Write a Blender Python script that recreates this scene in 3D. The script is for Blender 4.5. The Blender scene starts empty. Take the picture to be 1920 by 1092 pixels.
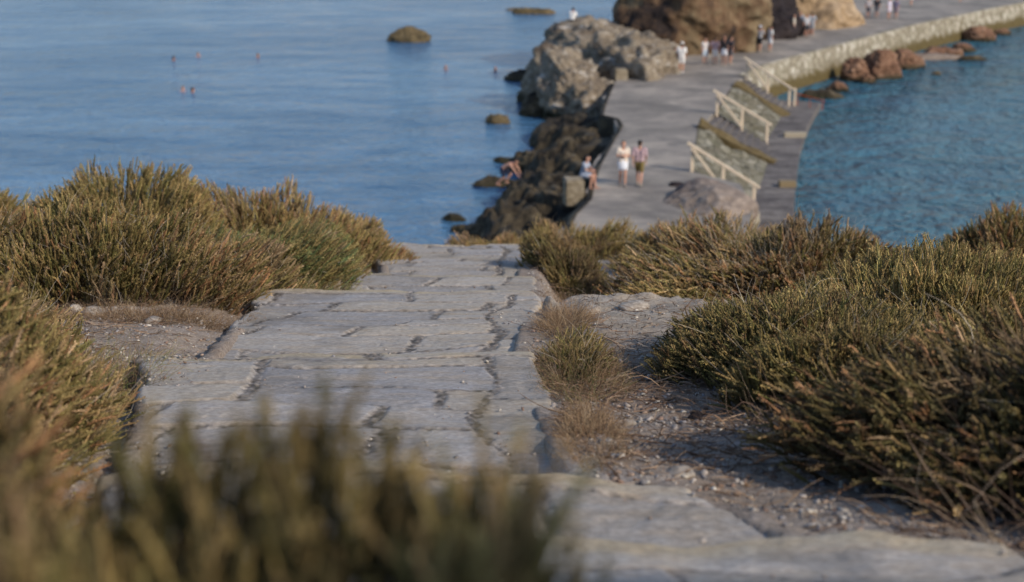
import bpy, bmesh, math, random
import numpy as np
from mathutils import Vector, Matrix, Euler

# ------------------------------------------------------------------ camera, light, exposure
C = bpy.context.scene.collection
CZ = 13.4                                     # eye height above the sea
F_PX, TH = 2667.0, math.radians(16.421)       # focal length in photo pixels, downward pitch
cam_data = bpy.data.cameras.new('camera')
cam = bpy.data.objects.new('camera', cam_data); C.objects.link(cam)
cam.location = (0, 0, CZ)
cam.rotation_euler = (math.pi/2 - TH, 0, 0)
cam_data.sensor_width = 36.0
cam_data.lens = F_PX/1920*36.0
cam_data.clip_start = 0.05; cam_data.clip_end = 20000
cam_data.dof.use_dof = True
cam_data.dof.focus_distance = 7.0
cam_data.dof.aperture_fstop = 2.25
bpy.context.scene.camera = cam

SUN_AZ, SUN_EL = math.radians(130), math.radians(33)      # azimuth clockwise from +Y
world = bpy.data.worlds.new('World'); bpy.context.scene.world = world
world.use_nodes = True
wn = world.node_tree
sky = wn.nodes.new('ShaderNodeTexSky'); sky.sky_type = 'NISHITA'; sky.sun_disc = False
sky.sun_elevation = SUN_EL; sky.sun_rotation = SUN_AZ
sky.air_density = 1.0; sky.dust_density = 0.7; sky.ozone_density = 2.2
bg = wn.nodes['Background']; bg.inputs['Strength'].default_value = 0.085
wn.links.new(sky.outputs[0], bg.inputs[0])
sun_data = bpy.data.lights.new('sun', 'SUN'); sun_data.energy = 2.0; sun_data.angle = math.radians(0.6)
sun_data.color = (1.0, 0.88, 0.72)
sun = bpy.data.objects.new('sun', sun_data); C.objects.link(sun)
sdir = Vector((math.sin(SUN_AZ)*math.cos(SUN_EL), math.cos(SUN_AZ)*math.cos(SUN_EL), math.sin(SUN_EL)))
sun.rotation_euler = sdir.to_track_quat('Z', 'Y').to_euler()
sun.location = (30, -30, 60)
vs = bpy.context.scene.view_settings
vs.view_transform = 'Standard'; vs.look = 'None'; vs.exposure = 0.98; vs.gamma = 1.0
bpy.context.scene.cycles.max_bounces = 6

rng = np.random.default_rng(7)
random.seed(7)

# ------------------------------------------------------------------ helpers
def ray(px, py):
    x = (px-960)/F_PX; y = -(py-546)/F_PX
    c, s = math.cos(TH), math.sin(TH)
    return np.array((x, c+y*s, -s+y*c))

def G(px, py, z=0.0):
    """the point of the level z seen at a pixel of the photograph"""
    r = ray(px, py); t = (z-CZ)/r[2]
    return (r[0]*t, r[1]*t)

def hash3(ix, iy, iz, seed):
    h = (ix.astype(np.int64)*374761393 + iy.astype(np.int64)*668265263 + iz.astype(np.int64)*2147483647 + seed*974634777) & 0x7fffffff
    h = ((h ^ (h >> 13))*1274126177) & 0x7fffffff
    h = ((h ^ (h >> 16))*668265263) & 0x7fffffff
    return (h ^ (h >> 15) & 0x7fffffff)/float(0x7fffffff)

def vnoise(x, y, z=None, seed=0):
    x = np.asarray(x, float); y = np.asarray(y, float)
    z = np.zeros_like(x) if z is None else np.asarray(z, float)
    ix, iy, iz = np.floor(x), np.floor(y), np.floor(z)
    fx, fy, fz = x-ix, y-iy, z-iz
    fx = fx*fx*(3-2*fx); fy = fy*fy*(3-2*fy); fz = fz*fz*(3-2*fz)
    r = 0
    for a in (0, 1):
        for b in (0, 1):
            for c in (0, 1):
                w = (fx if a else 1-fx)*(fy if b else 1-fy)*(fz if c else 1-fz)
                r = r + w*hash3(ix+a, iy+b, iz+c, seed)
    return r*2-1

def fbm(x, y, z=None, seed=0, oct=4, gain=0.5):
    r = 0; a = 1.0; s = 1.0; n = 0
    for k in range(oct):
        r = r + a*vnoise(np.asarray(x)*s+17.3*k, np.asarray(y)*s-9.1*k, None if z is None else np.asarray(z)*s+3.7*k, seed+k)
        n += a; a *= gain; s *= 2.03
    return r/n

def sstep(a, b, x):
    t = np.clip((x-a)/(b-a), 0, 1)
    return t*t*(3-2*t)

def mesh_np(name, V, faces, smooth=False, col=None):
    """faces: list of int arrays (n,k)"""
    me = bpy.data.meshes.new(name)
    V = np.asarray(V, np.float32)
    me.vertices.add(len(V)); me.vertices.foreach_set('co', V.ravel())
    loops = np.concatenate([np.asarray(f).ravel() for f in faces]).astype(np.int32)
    tot = np.concatenate([np.full(len(f), np.asarray(f).shape[1]) for f in faces]).astype(np.int32)
    start = np.concatenate(([0], np.cumsum(tot)[:-1])).astype(np.int32)
    me.loops.add(len(loops)); me.loops.foreach_set('vertex_index', loops)
    me.polygons.add(len(tot)); me.polygons.foreach_set('loop_start', start)
    me.update(calc_edges=True)
    if smooth:
        me.polygons.foreach_set('use_smooth', np.ones(len(tot), bool))
    if col is not None:
        a = me.color_attributes.new('Col', 'FLOAT_COLOR', 'POINT')
        c4 = np.ones((len(V), 4), np.float32); c4[:, :3] = col
        a.data.foreach_set('color', c4.ravel())
    return me

def link(name, me, mat=None, parent=None, loc=None):
    o = bpy.data.objects.new(name, me); C.objects.link(o)
    if mat is not None: me.materials.append(mat)
    if parent is not None: o.parent = parent
    if loc is not None: o.location = loc
    return o

def tag(o, label=None, cat=None, group=None, kind=None):
    if label: o['label'] = label
    if cat: o['category'] = cat
    if group: o['group'] = group
    if kind: o['kind'] = kind
    return o

def empty(name, loc=(0, 0, 0), rz=0):
    o = bpy.data.objects.new(name, None); C.objects.link(o)
    o.location = loc; o.rotation_euler = (0, 0, rz); o.empty_display_size = 0.2
    return o

def grid_faces(nx, ny):
    i = np.arange(nx-1)[None, :]; j = np.arange(ny-1)[:, None]
    a = (j*nx+i).ravel()
    return np.stack([a, a+1, a+1+nx, a+nx], 1)

# ------------------------------------------------------------------ materials
def new_mat(name, rough=0.8, spec=0.3):
    m = bpy.data.materials.new(name); m.use_nodes = True
    nt = m.node_tree; b = nt.nodes['Principled BSDF']
    b.inputs['Roughness'].default_value = rough
    b.inputs['Specular IOR Level'].default_value = spec
    return m, nt, b

def N(nt, t, **kw):
    n = nt.nodes.new(t)
    for k, v in kw.items():
        if k in n.inputs: n.inputs[k].default_value = v
        else: setattr(n, k, v)
    return n

def pos(nt, scale=(1, 1, 1)):
    g = nt.nodes.new('ShaderNodeNewGeometry')
    mp = nt.nodes.new('ShaderNodeMapping'); mp.inputs['Scale'].default_value = scale
    nt.links.new(g.outputs['Position'], mp.inputs['Vector'])
    return mp.outputs[0]

def ramp(nt, fac, stops):
    r = nt.nodes.new('ShaderNodeValToRGB'); e = r.color_ramp.elements
    while len(e) < len(stops): e.new(0.5)
    for i, (p, c) in enumerate(stops):
        e[i].position = p; e[i].color = (*c, 1)
    nt.links.new(fac, r.inputs[0]); return r.outputs[0]

def mix(nt, fac, a, b, blend='MIX'):
    m = nt.nodes.new('ShaderNodeMix'); m.data_type = 'RGBA'; m.blend_type = blend
    if isinstance(fac, (int, float)): m.inputs[0].default_value = fac
    else: nt.links.new(fac, m.inputs[0])
    for v, k in ((a, 6), (b, 7)):
        if isinstance(v, tuple): m.inputs[k].default_value = (*v, 1)
        else: nt.links.new(v, m.inputs[k])
    return m.outputs[2]

def maprange(nt, v, a, b, c=0.0, d=1.0):
    m = nt.nodes.new('ShaderNodeMapRange'); m.interpolation_type = 'SMOOTHSTEP'
    for k, x in ((1, a), (2, b), (3, c), (4, d)): m.inputs[k].default_value = x
    nt.links.new(v, m.inputs[0]); return m.outputs[0]

def bump(nt, b, h, strength, dist):
    n = nt.nodes.new('ShaderNodeBump'); n.inputs['Strength'].default_value = strength
    n.inputs['Distance'].default_value = dist
    nt.links.new(h, n.inputs['Height']); nt.links.new(n.outputs[0], b.inputs['Normal'])
    return n

def noise(nt, vec, scale, detail=6, rough=0.6, dist=0.0):
    n = N(nt, 'ShaderNodeTexNoise', Scale=scale, Detail=detail, Roughness=rough, Distortion=dist)
    nt.links.new(vec, n.inputs['Vector']); return n.outputs['Fac']

def rock_mat(name, stops, wet=0.5, scale=1.0, bumpd=0.12, spots=None, strata=(1, 1, 1.6)):
    m, nt, b = new_mat(name, 0.85, 0.25)
    p = pos(nt, strata)
    n1 = noise(nt, p, 0.55*scale, 8, 0.65, 0.6)
    col = ramp(nt, n1, stops)
    n2 = noise(nt, p, 3.2*scale, 6, 0.7)
    col = mix(nt, maprange(nt, n2, 0.35, 0.7), mix(nt, 1.0, col, (0.55, 0.52, 0.5), 'MULTIPLY'), col)
    if spots:
        v = N(nt, 'ShaderNodeTexVoronoi', Scale=2.6*scale); nt.links.new(p, v.inputs['Vector'])
        n9 = noise(nt, p, 1.1*scale, 4, 0.6); col = mix(nt, maprange(nt, n9, 0.56, 0.72), col, spots)
        col = mix(nt, maprange(nt, v.outputs['Distance'], 0.25, 0.1, 0, 0.6), col, spots)
        col = mix(nt, maprange(nt, noise(nt, p, 0.8*scale, 7, 0.7, 1.0), 0.46, 0.36, 0, 0.75), col, (0.075, 0.055, 0.042))
    if wet:
        g = nt.nodes.new('ShaderNodeNewGeometry'); s = nt.nodes.new('ShaderNodeSeparateXYZ')
        nt.links.new(g.outputs['Position'], s.inputs[0])
        ad = nt.nodes.new('ShaderNodeMath'); ad.operation = 'ADD'
        ml = nt.nodes.new('ShaderNodeMath'); ml.operation = 'MULTIPLY'; ml.inputs[1].default_value = 0.7
        nt.links.new(n1, ml.inputs[0]); nt.links.new(s.outputs[2], ad.inputs[0]); nt.links.new(ml.outputs[0], ad.inputs[1])
        col = mix(nt, maprange(nt, ad.outputs[0], wet+0.25, wet+0.7), (0.035, 0.03, 0.016), col)
    nt.links.new(col, b.inputs['Base Color'])
    hh = mix(nt, 0.5, n1, n2)
    bump(nt, b, hh, 0.9, bumpd)
    return m

M = {}
M['dark_rock'] = rock_mat('dark_rock', [(0.35, (0.016, 0.013, 0.011)), (0.5, (0.055, 0.044, 0.028)), (0.64, (0.14, 0.112, 0.07))], 0.1)
M['islet_rock'] = rock_mat('islet_rock', [(0.3, (0.06, 0.05, 0.028)), (0.5, (0.15, 0.115, 0.06)), (0.7, (0.22, 0.17, 0.10))], 0.0)
M['pale_rock'] = rock_mat('pale_rock', [(0.25, (0.13, 0.10, 0.075)), (0.45, (0.25, 0.205, 0.15)), (0.6, (0.33, 0.28, 0.21)), (0.75, (0.45, 0.40, 0.33))], 0.45, 1.0, 0.25, (0.45, 0.42, 0.38))
M['brown_rock'] = rock_mat('brown_rock', [(0.38, (0.035, 0.024, 0.02)), (0.47, (0.15, 0.09, 0.05)), (0.58, (0.21, 0.155, 0.09)), (0.75, (0.27, 0.22, 0.15))], 0.3, 0.45, 0.25, None, (1.1, 1.1, 0.8))
M['purple_rock'] = rock_mat('purple_rock', [(0.3, (0.014, 0.010, 0.012)), (0.6, (0.032, 0.024, 0.026)), (0.8, (0.06, 0.045, 0.042))], 0, 0.6, 0.2)
M['ochre_rock'] = rock_mat('ochre_rock', [(0.3, (0.24, 0.17, 0.10)), (0.5, (0.38, 0.27, 0.16)), (0.7, (0.46, 0.36, 0.25))], 0, 0.5, 0.12)
M['rust_rock'] = rock_mat('rust_rock', [(0.3, (0.10, 0.055, 0.035)), (0.5, (0.24, 0.13, 0.08)), (0.7, (0.34, 0.22, 0.15))], 0.15, 1.2, 0.15)
M['white_rock'] = rock_mat('white_rock', [(0.3, (0.36, 0.32, 0.24)), (0.7, (0.6, 0.56, 0.46))], 0, 1.5, 0.08)
M['stone_pale'] = rock_mat('stone_pale', [(0.3, (0.30, 0.26, 0.22)), (0.7, (0.46, 0.42, 0.37))], 0, 12, 0.01)
M['mound_rock'] = rock_mat('mound_rock', [(0.35, (0.15, 0.12, 0.11)), (0.5, (0.29, 0.235, 0.195)), (0.7, (0.36, 0.30, 0.25))], 0, 0.7, 0.10)

def vcol_mat(name, rough=0.8, spec=0.2, transl=0.0, nscale=None, bumpd=0.002, namt=0.5, nstretch=(1, 1, 1)):
    m, nt, b = new_mat(name, rough, spec)
    a = nt.nodes.new('ShaderNodeVertexColor'); a.layer_name = 'Col'
    col = a.outputs[0]
    if nscale:
        p = pos(nt, nstretch)
        n1 = noise(nt, p, nscale, 8, 0.7)
        n2 = noise(nt, p, nscale*0.13, 5, 0.6)
        col = mix(nt, maprange(nt, n1, 0.3, 0.7), mix(nt, namt, col, (0.45, 0.43, 0.42), 'MULTIPLY'), col)
        col = mix(nt, maprange(nt, n2, 0.35, 0.7, 0, 0.55), col, mix(nt, 1.0, col, (1.0, 0.88, 0.70), 'MULTIPLY'))
        bump(nt, b, n1, 0.8, bumpd)
    nt.links.new(col, b.inputs['Base Color'])
    if transl:
        t = nt.nodes.new('ShaderNodeBsdfTranslucent'); nt.links.new(col, t.inputs[0])
        ms = nt.nodes.new('ShaderNodeMixShader'); ms.inputs[0].default_value = transl
        out = nt.nodes['Material Output']
        nt.links.new(b.outputs[0], ms.inputs[1]); nt.links.new(t.outputs[0], ms.inputs[2]); nt.links.new(ms.outputs[0], out.inputs[0])
    return m

M['foliage'] = vcol_mat('foliage', 0.65, 0.25, 0.22)
M['stems'] = vcol_mat('stems', 0.85, 0.15)
M['slab'] = vcol_mat('slab', 0.82, 0.25, 0, 38.0, 0.006, 0.75, (1, 1.6, 1))
M['earth'] = vcol_mat('earth', 0.95, 0.1, 0, 45.0, 0.012, 0.9)
M['pebble'] = vcol_mat('pebble', 0.85, 0.2)

def plain(name, c, rough=0.7, nscale=14.0, amt=0.35, spec=0.3):
    m, nt, b = new_mat(name, rough, spec)
    n1 = noise(nt, pos(nt), nscale, 5, 0.6)
    col = mix(nt, maprange(nt, n1, 0.3, 0.7, 0, amt), c, tuple(v*0.5 for v in c))
    nt.links.new(col, b.inputs['Base Color']); bump(nt, b, n1, 0.3, 0.004)
    return m

# ------------------------------------------------------------------ the hill: height of the ground
TR = [(-0.5, 3.01, -0.80, -1.50), (3.01, 3.81, -1.60, -1.67), (3.81, 6.26, -1.78, -2.15),
      (6.26, 9.42, -2.27, -2.78), (9.42, 10.97, -2.89, -3.10), (10.97, 15.0, -3.20, -3.90)]   # y0, y1, z0, z1 of each tread
LEFT = [(-0.5, 0.5), (1.0, 0.1), (2.1, -0.45), (3.0, -1.0), (5.0, -1.42), (6.25, -1.74), (6.27, -1.50), (9.42, -1.72), (9.43, -1.24), (10.96, -1.22), (10.98, -1.06), (12.6, -1.22), (15.0, -1.60), (15.4, -1.65)]
RIGHT = [(-0.5, 2.2), (2.0, 1.62), (3.0, 1.16), (3.02, 0.86), (3.8, 0.50), (3.82, 0.25), (5.2, 0.15), (6.25, 0.10), (6.27, 0.06), (8.2, 0.14), (9.42, 0.18), (10.96, 0.21), (10.98, 0.12), (15.0, 0.14), (15.4, 0.10)]
def path_z(y):
    z = np.full_like(y, -0.9) - 0.2*y
    return z
def edge(tab, y):
    return np.interp(y, [t[0] for t in tab], [t[1] for t in tab])

def ground_z(x, y, detail=True):
    x = np.asarray(x, float); y = np.asarray(y, float)
    z = -0.95 - 0.2*y
    z = z - 0.14*np.maximum(0, y-15.5) - 0.002*np.maximum(0, y-15.5)**1.5
    # the small ledge right of the path, lower ground beyond it
    ly = 8.75 + 0.25*np.sin(x*2.1+0.5) + 0.2*fbm(x*3, y*0+2, seed=5) + 0.12*np.maximum(0, x-1.5)
    z = z - 0.26*sstep(0.2, 0.45, x)*sstep(ly-0.03, ly+0.14, y)*sstep(18, 14, y)
    z = z + (0.05*sstep(6.0, 7.5, y) + 0.05*np.abs(vnoise(x*9, y*9, seed=6))*sstep(ly-0.3, ly-0.02, y))*sstep(0.2, 0.5, x)*sstep(ly+0.06, ly-0.02, y)
    # sides fall away down to the sea
    z = z - 0.012*np.maximum(0, np.abs(x-1.0)-7.0)**1.7*sstep(6, 16, y)
    # gully beside the left edge of the treads
    l, r = edge(LEFT, y), edge(RIGHT, y)
    dl, dr = l-x, x-r
    side = np.maximum(dl, dr)
    inside = sstep(-0.07, -0.15, side)*sstep(15.6, 15.1, y)
    z = z - 0.22*inside
    z = z - 0.07*sstep(0.35, 0.02, np.abs(dl))*(dl > 0)*sstep(15.5, 14.5, y)
    # slight rise behind the camera, plus an unseen knoll added to cast shade
    z = z + 0.05*np.maximum(0, -y-1.5) + 4.2*np.exp(-(((x-6.0)/2.2)**2+((y+3.6)/3.0)**2)**2)
    if detail:
        z = z + 0.05*fbm(x*0.8, y*0.8, seed=11)*sstep(0.0, 0.6, side) + 0.018*fbm(x*5, y*5, seed=3, oct=3)
        z = z + 0.006*fbm(x*28, y*28, seed=4, oct=3)
        z = z + 0.25*fbm(x*0.35, y*0.35, seed=21)*sstep(15, 22, y)
    return np.maximum(CZ + z, -2.0)

def spacing(parts):
    out = []
    for a, b, s in parts:
        n = max(1, int(round((b-a)/s))); out.append(np.linspace(a, b, n, endpoint=False))
    return np.concatenate(out+[np.array([parts[-1][1]])])

xs = spacing([(-70, -20, 2.5), (-20, -7, 0.5), (-7, -2.6, 0.07), (-2.6, 2.6, 0.022), (2.6, 7, 0.07), (7, 20, 0.5), (20, 70, 2.5)])
ys = spacing([(-60, -10, 2.5), (-10, 1, 0.4), (1, 2.6, 0.06), (2.6, 10, 0.026), (10, 20, 0.07), (20, 70, 0.5)])
XX, YY = np.meshgrid(xs, ys)
ZZ = ground_z(XX, YY)
pn = fbm(XX*1.7, YY*1.7, seed=31); pn2 = fbm(XX*0.6, YY*0.6, seed=32)
pale = np.array((0.46, 0.41, 0.37)); brown = np.array((0.34, 0.29, 0.25)); litter = np.array((0.26, 0.20, 0.155))
f = sstep(-0.35, 0.35, pn)[..., None]
col = brown*(1-f) + pale*f
pf = (sstep(0.3, 0.6, XX)*sstep(5.6, 7.6, YY)*sstep(9.6, 8.8, YY))[..., None]
col = col*(1-pf) + np.array((0.48, 0.43, 0.37))*pf
lf = (sstep(0.0, 0.5, pn2+0.25*pn))[..., None]*0.5
col = col*(1-lf) + litter*lf
bf = (np.exp(-((YY-5.6)/1.5)**2)*sstep(0.15, 0.35, XX)*sstep(-0.5, 0.1, fbm(XX*2.5, YY*2.5, seed=33)))[..., None]*0.75
col = col*(1-bf)+np.array((0.25, 0.18, 0.135))*bf
me = mesh_np('ground', np.stack([XX, YY, ZZ], -1).reshape(-1, 3), [grid_faces(len(xs), len(ys))], True, col.reshape(-1, 3))
tag(link('ground', me, M['earth']), kind='structure')

# ------------------------------------------------------------------ the paved path: irregular slabs on long shallow treads
def build_path():
    Vs, Fs, Cs = [], [], []; off = 0
    for ti, (y0, y1, z0, z1) in enumerate(TR):
        if y1 < 1.5: continue
        ya = max(y0, 1.0)
        nx = 230; ny = int((y1-ya)/0.0125)+2
        t = np.linspace(0, 1, nx)[None, :].repeat(ny, 0)
        s = np.linspace(0, 1, ny)[:, None].repeat(nx, 1)
        y = ya + s*(y1-ya)
        e = 1e-3
        l = edge(LEFT, np.clip(y, ya+0.012, y1-0.012)); r = edge(RIGHT, np.clip(y, ya+0.012, y1-0.012))
        l = l + 0.035*fbm(y*3, y*0+ti, seed=41) ; r = r + 0.025*fbm(y*3, y*0+ti, seed=42)
        l = l + 0.02*np.round(2*vnoise(y*1.9, y*0, seed=43)); r = r + 0.018*np.round(2*vnoise(y*1.9, y*0, seed=44))
        x = l + t*(r-l)
        # the far lip of the tread wanders a little
        vn = 1.5*vnoise(x*1.6, x*0+ti, seed=46); vn = np.floor(vn)+sstep(0.35, 0.65, vn-np.floor(vn))
        lip = (0.10 if ti < 2 else 0.05)*fbm(x*2.2, x*0+ti*3.1, seed=45) + 0.035*vn + 0.03*(x+0.8)*(-1 if ti % 2 else 1)*0.5
        y = y + lip*sstep(1-0.5/(y1-ya), 1, s)
        zz = (z0 if ya == y0 else z0+(z1-z0)*(ya-y0)/(y1-y0)); z = zz + (z1-zz)*s
        # slab layout in warped coordinates
        wx = x + 0.07*fbm(x*1.6, y*1.6, seed=50+ti, oct=2) + 0.012*fbm(x*9, y*9, seed=52)
        wy = y + (0.30 if ti < 2 else 0.14)*fbm(x*1.1, y*1.3, seed=60+ti, oct=2) + 0.05*np.tanh(5*vnoise(x*1.4, y*0.7, seed=66+ti)) + 0.010*fbm(x*9, y*9, seed=62)
        rr = random.Random(100+ti)
        rows = [ya-0.6]
        while rows[-1] < y1-0.45: rows.append(rows[-1]+rr.uniform(0.27, 0.52))
        rows = [v for v in rows if v < y1-0.3] + [y1-rr.uniform(0.13, 0.2), y1+0.6]
        if ti == 4: rows = [ya-0.6, ya+0.42, ya+0.95, y1-0.16, y1+0.6]
        ri = np.clip(np.searchsorted(rows, wy)-1, 0, len(rows)-2)
        d = np.full(x.shape, 9.0); sid = np.zeros(x.shape, int)
        rws = np.array(rows)
        jw = 0.008 + 0.018*(vnoise(x*2.3, y*2.3, seed=70)+0.35).clip(0)
        d = np.minimum(wy-rws[ri], rws[ri+1]-wy)
        dcol = np.full(x.shape, 9.0)
        bw = r - 0.23 - 0.03*np.sin(y*1.7)          # border course on the right
        for k in range(len(rows)-1):
            m = (ri == k)
            cuts = [-3.0]
            while cuts[-1] < 2.4: cuts.append(cuts[-1]+rr.uniform(0.5, 1.15))
            if k == len(rows)-2:
                cuts = [-3.0, -1.9]
                while cuts[-1] < 2.4: cuts.append(cuts[-1]+rr.uniform(0.9, 1.8))
            cuts = np.array(cuts)
            sl = rr.uniform(-0.35, 0.35); u = wx - sl*(wy-rws[k])
            ci = np.clip(np.searchsorted(cuts, u)-1, 0, len(cuts)-2)
            dc = np.minimum(u-cuts[ci], cuts[ci+1]-u)
            dcol = np.where(m, dc, dcol); sid = np.where(m, k*20+ci, sid)
        if ti in (2, 3, 5):
            dist_b = wx-bw
            brd = dist_b > 0
            bl = np.array([ya-1+0.9*q+rr.uniform(-.25, .25) for q in range(9)])
            bi = np.clip(np.searchsorted(bl, wy)-1, 0, len(bl)-2)
            dbr = np.minimum(wy-bl[bi], bl[bi+1]-wy)
            last = wy > rws[-2]
            use = brd & ~last
            d = np.where(use, dbr, d); dcol = np.where(use, 9, dcol); sid = np.where(use, 900+bi, sid)
            dj = np.where(last, 9, np.abs(dist_b)-0.014*(vnoise(y*3, y*0, seed=77)+0.9))
        else:
            dj = np.full(x.shape, 9.0)
        dd = np.minimum(np.minimum(d+0.002, dcol*0.75-0.006-0.006*vnoise(x*5, y*5, seed=71)), dj)
        edge_d = np.minimum(np.minimum((x-l), (r-x)), (1-s)*(y1-ya))
        slab = sstep(jw*0.5, jw*0.5+0.016, dd)
        h1 = hash3(sid, sid*0+ti, sid*0, 5); h2 = hash3(sid, sid*0+ti, sid*0+1, 6); h3 = hash3(sid, sid*0+ti, sid*0+2, 7)
        q = fbm(x*2.2+h1*30, y*3.2, seed=80)*3.0
        terr = (np.floor(q) + sstep(0.82, 1.0, q-np.floor(q)))*0.0035      # cleft layers of the stone
        fill = sstep(-0.25, 0.45, fbm(x*1.3, y*1.3, seed=89))
        zt = z + slab*(0.003 + 0.007*fill + (h1-0.5)*0.007 + (h2-0.5)*0.012*(x-0.2) + terr) + 0.005*fbm(x*5, y*5, seed=81)
        zt = zt + (1-slab)*(0.006*vnoise(x*60, y*60, seed=82)+0.003*vnoise(x*25, y*25, seed=83)) + 0.0025*slab*fbm(x*22, y*30, seed=84)
        zt = zt - 0.012*sstep(0.018, 0.0, edge_d)
        # colour of each stone
        cool = np.array((0.375, 0.36, 0.355)); warm = np.array((0.43, 0.385, 0.325)); blue = np.array((0.29, 0.295, 0.325))
        c = cool + (warm-cool)*h3[..., None]*0.8
        c = np.where((h2 > 0.72)[..., None], c*0.55+blue*0.45, c)
        streak = sstep(0.0, 0.5, fbm(x*2.2+h2*20, y*13, seed=85, oct=5))[..., None]
        c = c*(1-0.35*streak) + np.array((0.40, 0.33, 0.25))*0.35*streak
        c = c*(1-0.12*sstep(0.15, 0.5, fbm(x*3+h1*9, y*22, seed=78, oct=4)))[..., None]
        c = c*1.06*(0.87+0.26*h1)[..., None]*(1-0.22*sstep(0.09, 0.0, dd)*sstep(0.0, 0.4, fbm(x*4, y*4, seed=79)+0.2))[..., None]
        noz = sstep(0.17, 0.08, (1-s)*(y1-ya))[..., None]*(0.35+0.65*sstep(-0.3, 0.2, fbm(x*1.5, y*0+ti, seed=86)))[..., None]
        c = c*(1-0.75*noz) + np.array((0.50, 0.42, 0.29))*0.75*noz
        grit = np.array((0.29, 0.265, 0.245))*(1+0.8*vnoise(x*45, y*45, seed=87)[..., None])
        grit = grit*(1-0.35*sstep(jw*0.7, jw*0.1, dd))[..., None]
        c = c*slab[..., None] + grit*(1-slab[..., None])
        stain = sstep(0.25, 0.6, fbm(x*3.1, y*3.1, seed=88))[..., None]
        c = c*(1-0.25*stain)
        P3 = np.stack([x, y, zt+CZ], -1)
        V = P3.reshape(-1, 3); Fq = grid_faces(nx, ny)
        # skirts
        rim = np.concatenate([np.arange(nx), np.arange(1, ny)*nx+nx-1, (ny-1)*nx+np.arange(nx-2, -1, -1), np.arange(ny-2, 0, -1)*nx])
        low = V[rim].copy(); low[:, 2] -= 0.32
        mid = V[rim].copy(); mid[:, 2] -= 0.02
        cen = np.array([x.mean(), y.mean()]); 
        for arr, amt in ((mid, 0.012), (low, 0.0)):
            dv = arr[:, :2]-cen; dv /= np.linalg.norm(dv, axis=1)[:, None]+1e-9; arr[:, :2] += dv*amt
        n0 = len(V); k = len(rim); a = rim; b = np.roll(rim, -1)
        m0 = n0+np.arange(k); m1 = n0+np.roll(np.arange(k), -1); l0 = m0+k; l1 = m1+k
        V = np.concatenate([V, mid, low])
        sk1 = np.stack([a, m0, m1, b], 1); sk2 = np.stack([m0, l0, l1, m1], 1)
        cc = c.reshape(-1, 3); sc = np.array((0.36, 0.29, 0.20))*np.ones((2*k, 1))
        Vs.append(V); Fs += [Fq+off, sk1+off, sk2+off]; Cs.append(np.concatenate([cc, sc])); off += len(V)
    me = mesh_np('path', np.concatenate(Vs), Fs, True, np.concatenate(Cs).clip(0.01, 0.9))
    tag(link('path', me, M['slab']), kind='structure')
build_path()

def tread_z(x, y):
    """height of whatever one would step on"""
    x = np.asarray(x, float); y = np.asarray(y, float)
    g = ground_z(x, y)
    l, r = edge(LEFT, y), edge(RIGHT, y)
    z = np.full_like(g, -99.0)
    for y0, y1, z0, z1 in TR:
        m = (y >= y0) & (y < y1) & (x > l) & (x < r)
        z = np.where(m, CZ+z0+(z1-z0)*(y-y0)/(y1-y0)+0.004, z)
    return np.maximum(g, z), z > -50

# ------------------------------------------------------------------ loose gravel and plant litter
def scatter(templates, P, R, S, colors, jitter=None):
    """templates: list of (V, F); P (n,3); R (n,3,3); S (n,) or (n,3); colors (n,3) -> V, F, C"""
    n = len(P); k = rng.integers(0, len(templates), n)
    Vo, Fo, Co = [], [], []; off = 0
    S = np.asarray(S); S3 = S[:, None].repeat(3, 1) if S.ndim == 1 else S
    for t, (V, F, *rest) in enumerate(templates):
        idx = np.where(k == t)[0]
        if not len(idx): continue
        W = np.einsum('nij,nvj->nvi', R[idx], V[None]*S3[idx][:, None, :]) + P[idx][:, None, :]
        FF = F[None]+ (np.arange(len(idx))*len(V))[:, None, None] + off
        cc = colors[idx][:, None, :].repeat(len(V), 1)
        if rest:
            g = rest[0]                                   # (nv,3) multiplier
            cc = cc*g[None]
        Vo.append(W.reshape(-1, 3)); Fo.append(FF.reshape(-1, F.shape[1])); Co.append(cc.reshape(-1, 3)); off += len(V)*len(idx)
    return np.concatenate(Vo), [np.concatenate(Fo)], np.concatenate(Co)

def rot_from(z, roll=None):
    """rotation matrices whose third column is z"""
    z = z/np.linalg.norm(z, axis=1)[:, None]
    a = rng.normal(size=z.shape); x = np.cross(a, z); x /= np.linalg.norm(x, axis=1)[:, None]
    y = np.cross(z, x)
    return np.stack([x, y, z], 2)

def pebble_templates():
    out = []
    for s in range(7):
        bm = bmesh.new(); bmesh.ops.create_icosphere(bm, subdivisions=1, radius=1)
        V = np.array([v.co[:] for v in bm.verts]); F = np.array([[v.index for v in f.verts] for f in bm.faces]); bm.free()
        r = np.random.default_rng(s); V = V*(1+0.22*r.normal(size=(len(V), 1))); V[:, 2] *= 0.5; V[:, 1] *= 0.75
        out.append((V, F))
    return out
PEB = pebble_templates()

def gravel(name, n, region, smin, smax, accept, pal):
    x0, x1, y0, y1 = region
    u = rng.random(n); 
    y = y0*(y1/y0)**u                                     # denser close by
    x = rng.uniform(x0, x1, n)
    ok = accept(x, y); x, y = x[ok], y[ok]
    z, on = tread_z(x, y)
    s = smin*(smax/smin)**(rng.random(len(x))**3.4)
    P = np.stack([x, y, z + s*0.25], 1)
    R = rot_from(np.stack([rng.normal(0, .25, len(x)), rng.normal(0, .25, len(x)), np.ones(len(x))], 1))
    pal = np.array(pal); c = pal[rng.integers(0, len(pal), len(x))]*rng.uniform(0.7, 1.25, (len(x), 1))
    V, F, Cc = scatter(PEB, P, R, s, c)
    return tag(link(name, mesh_np(name, V, F, False, Cc), M['pebble']), kind='stuff')

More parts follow.
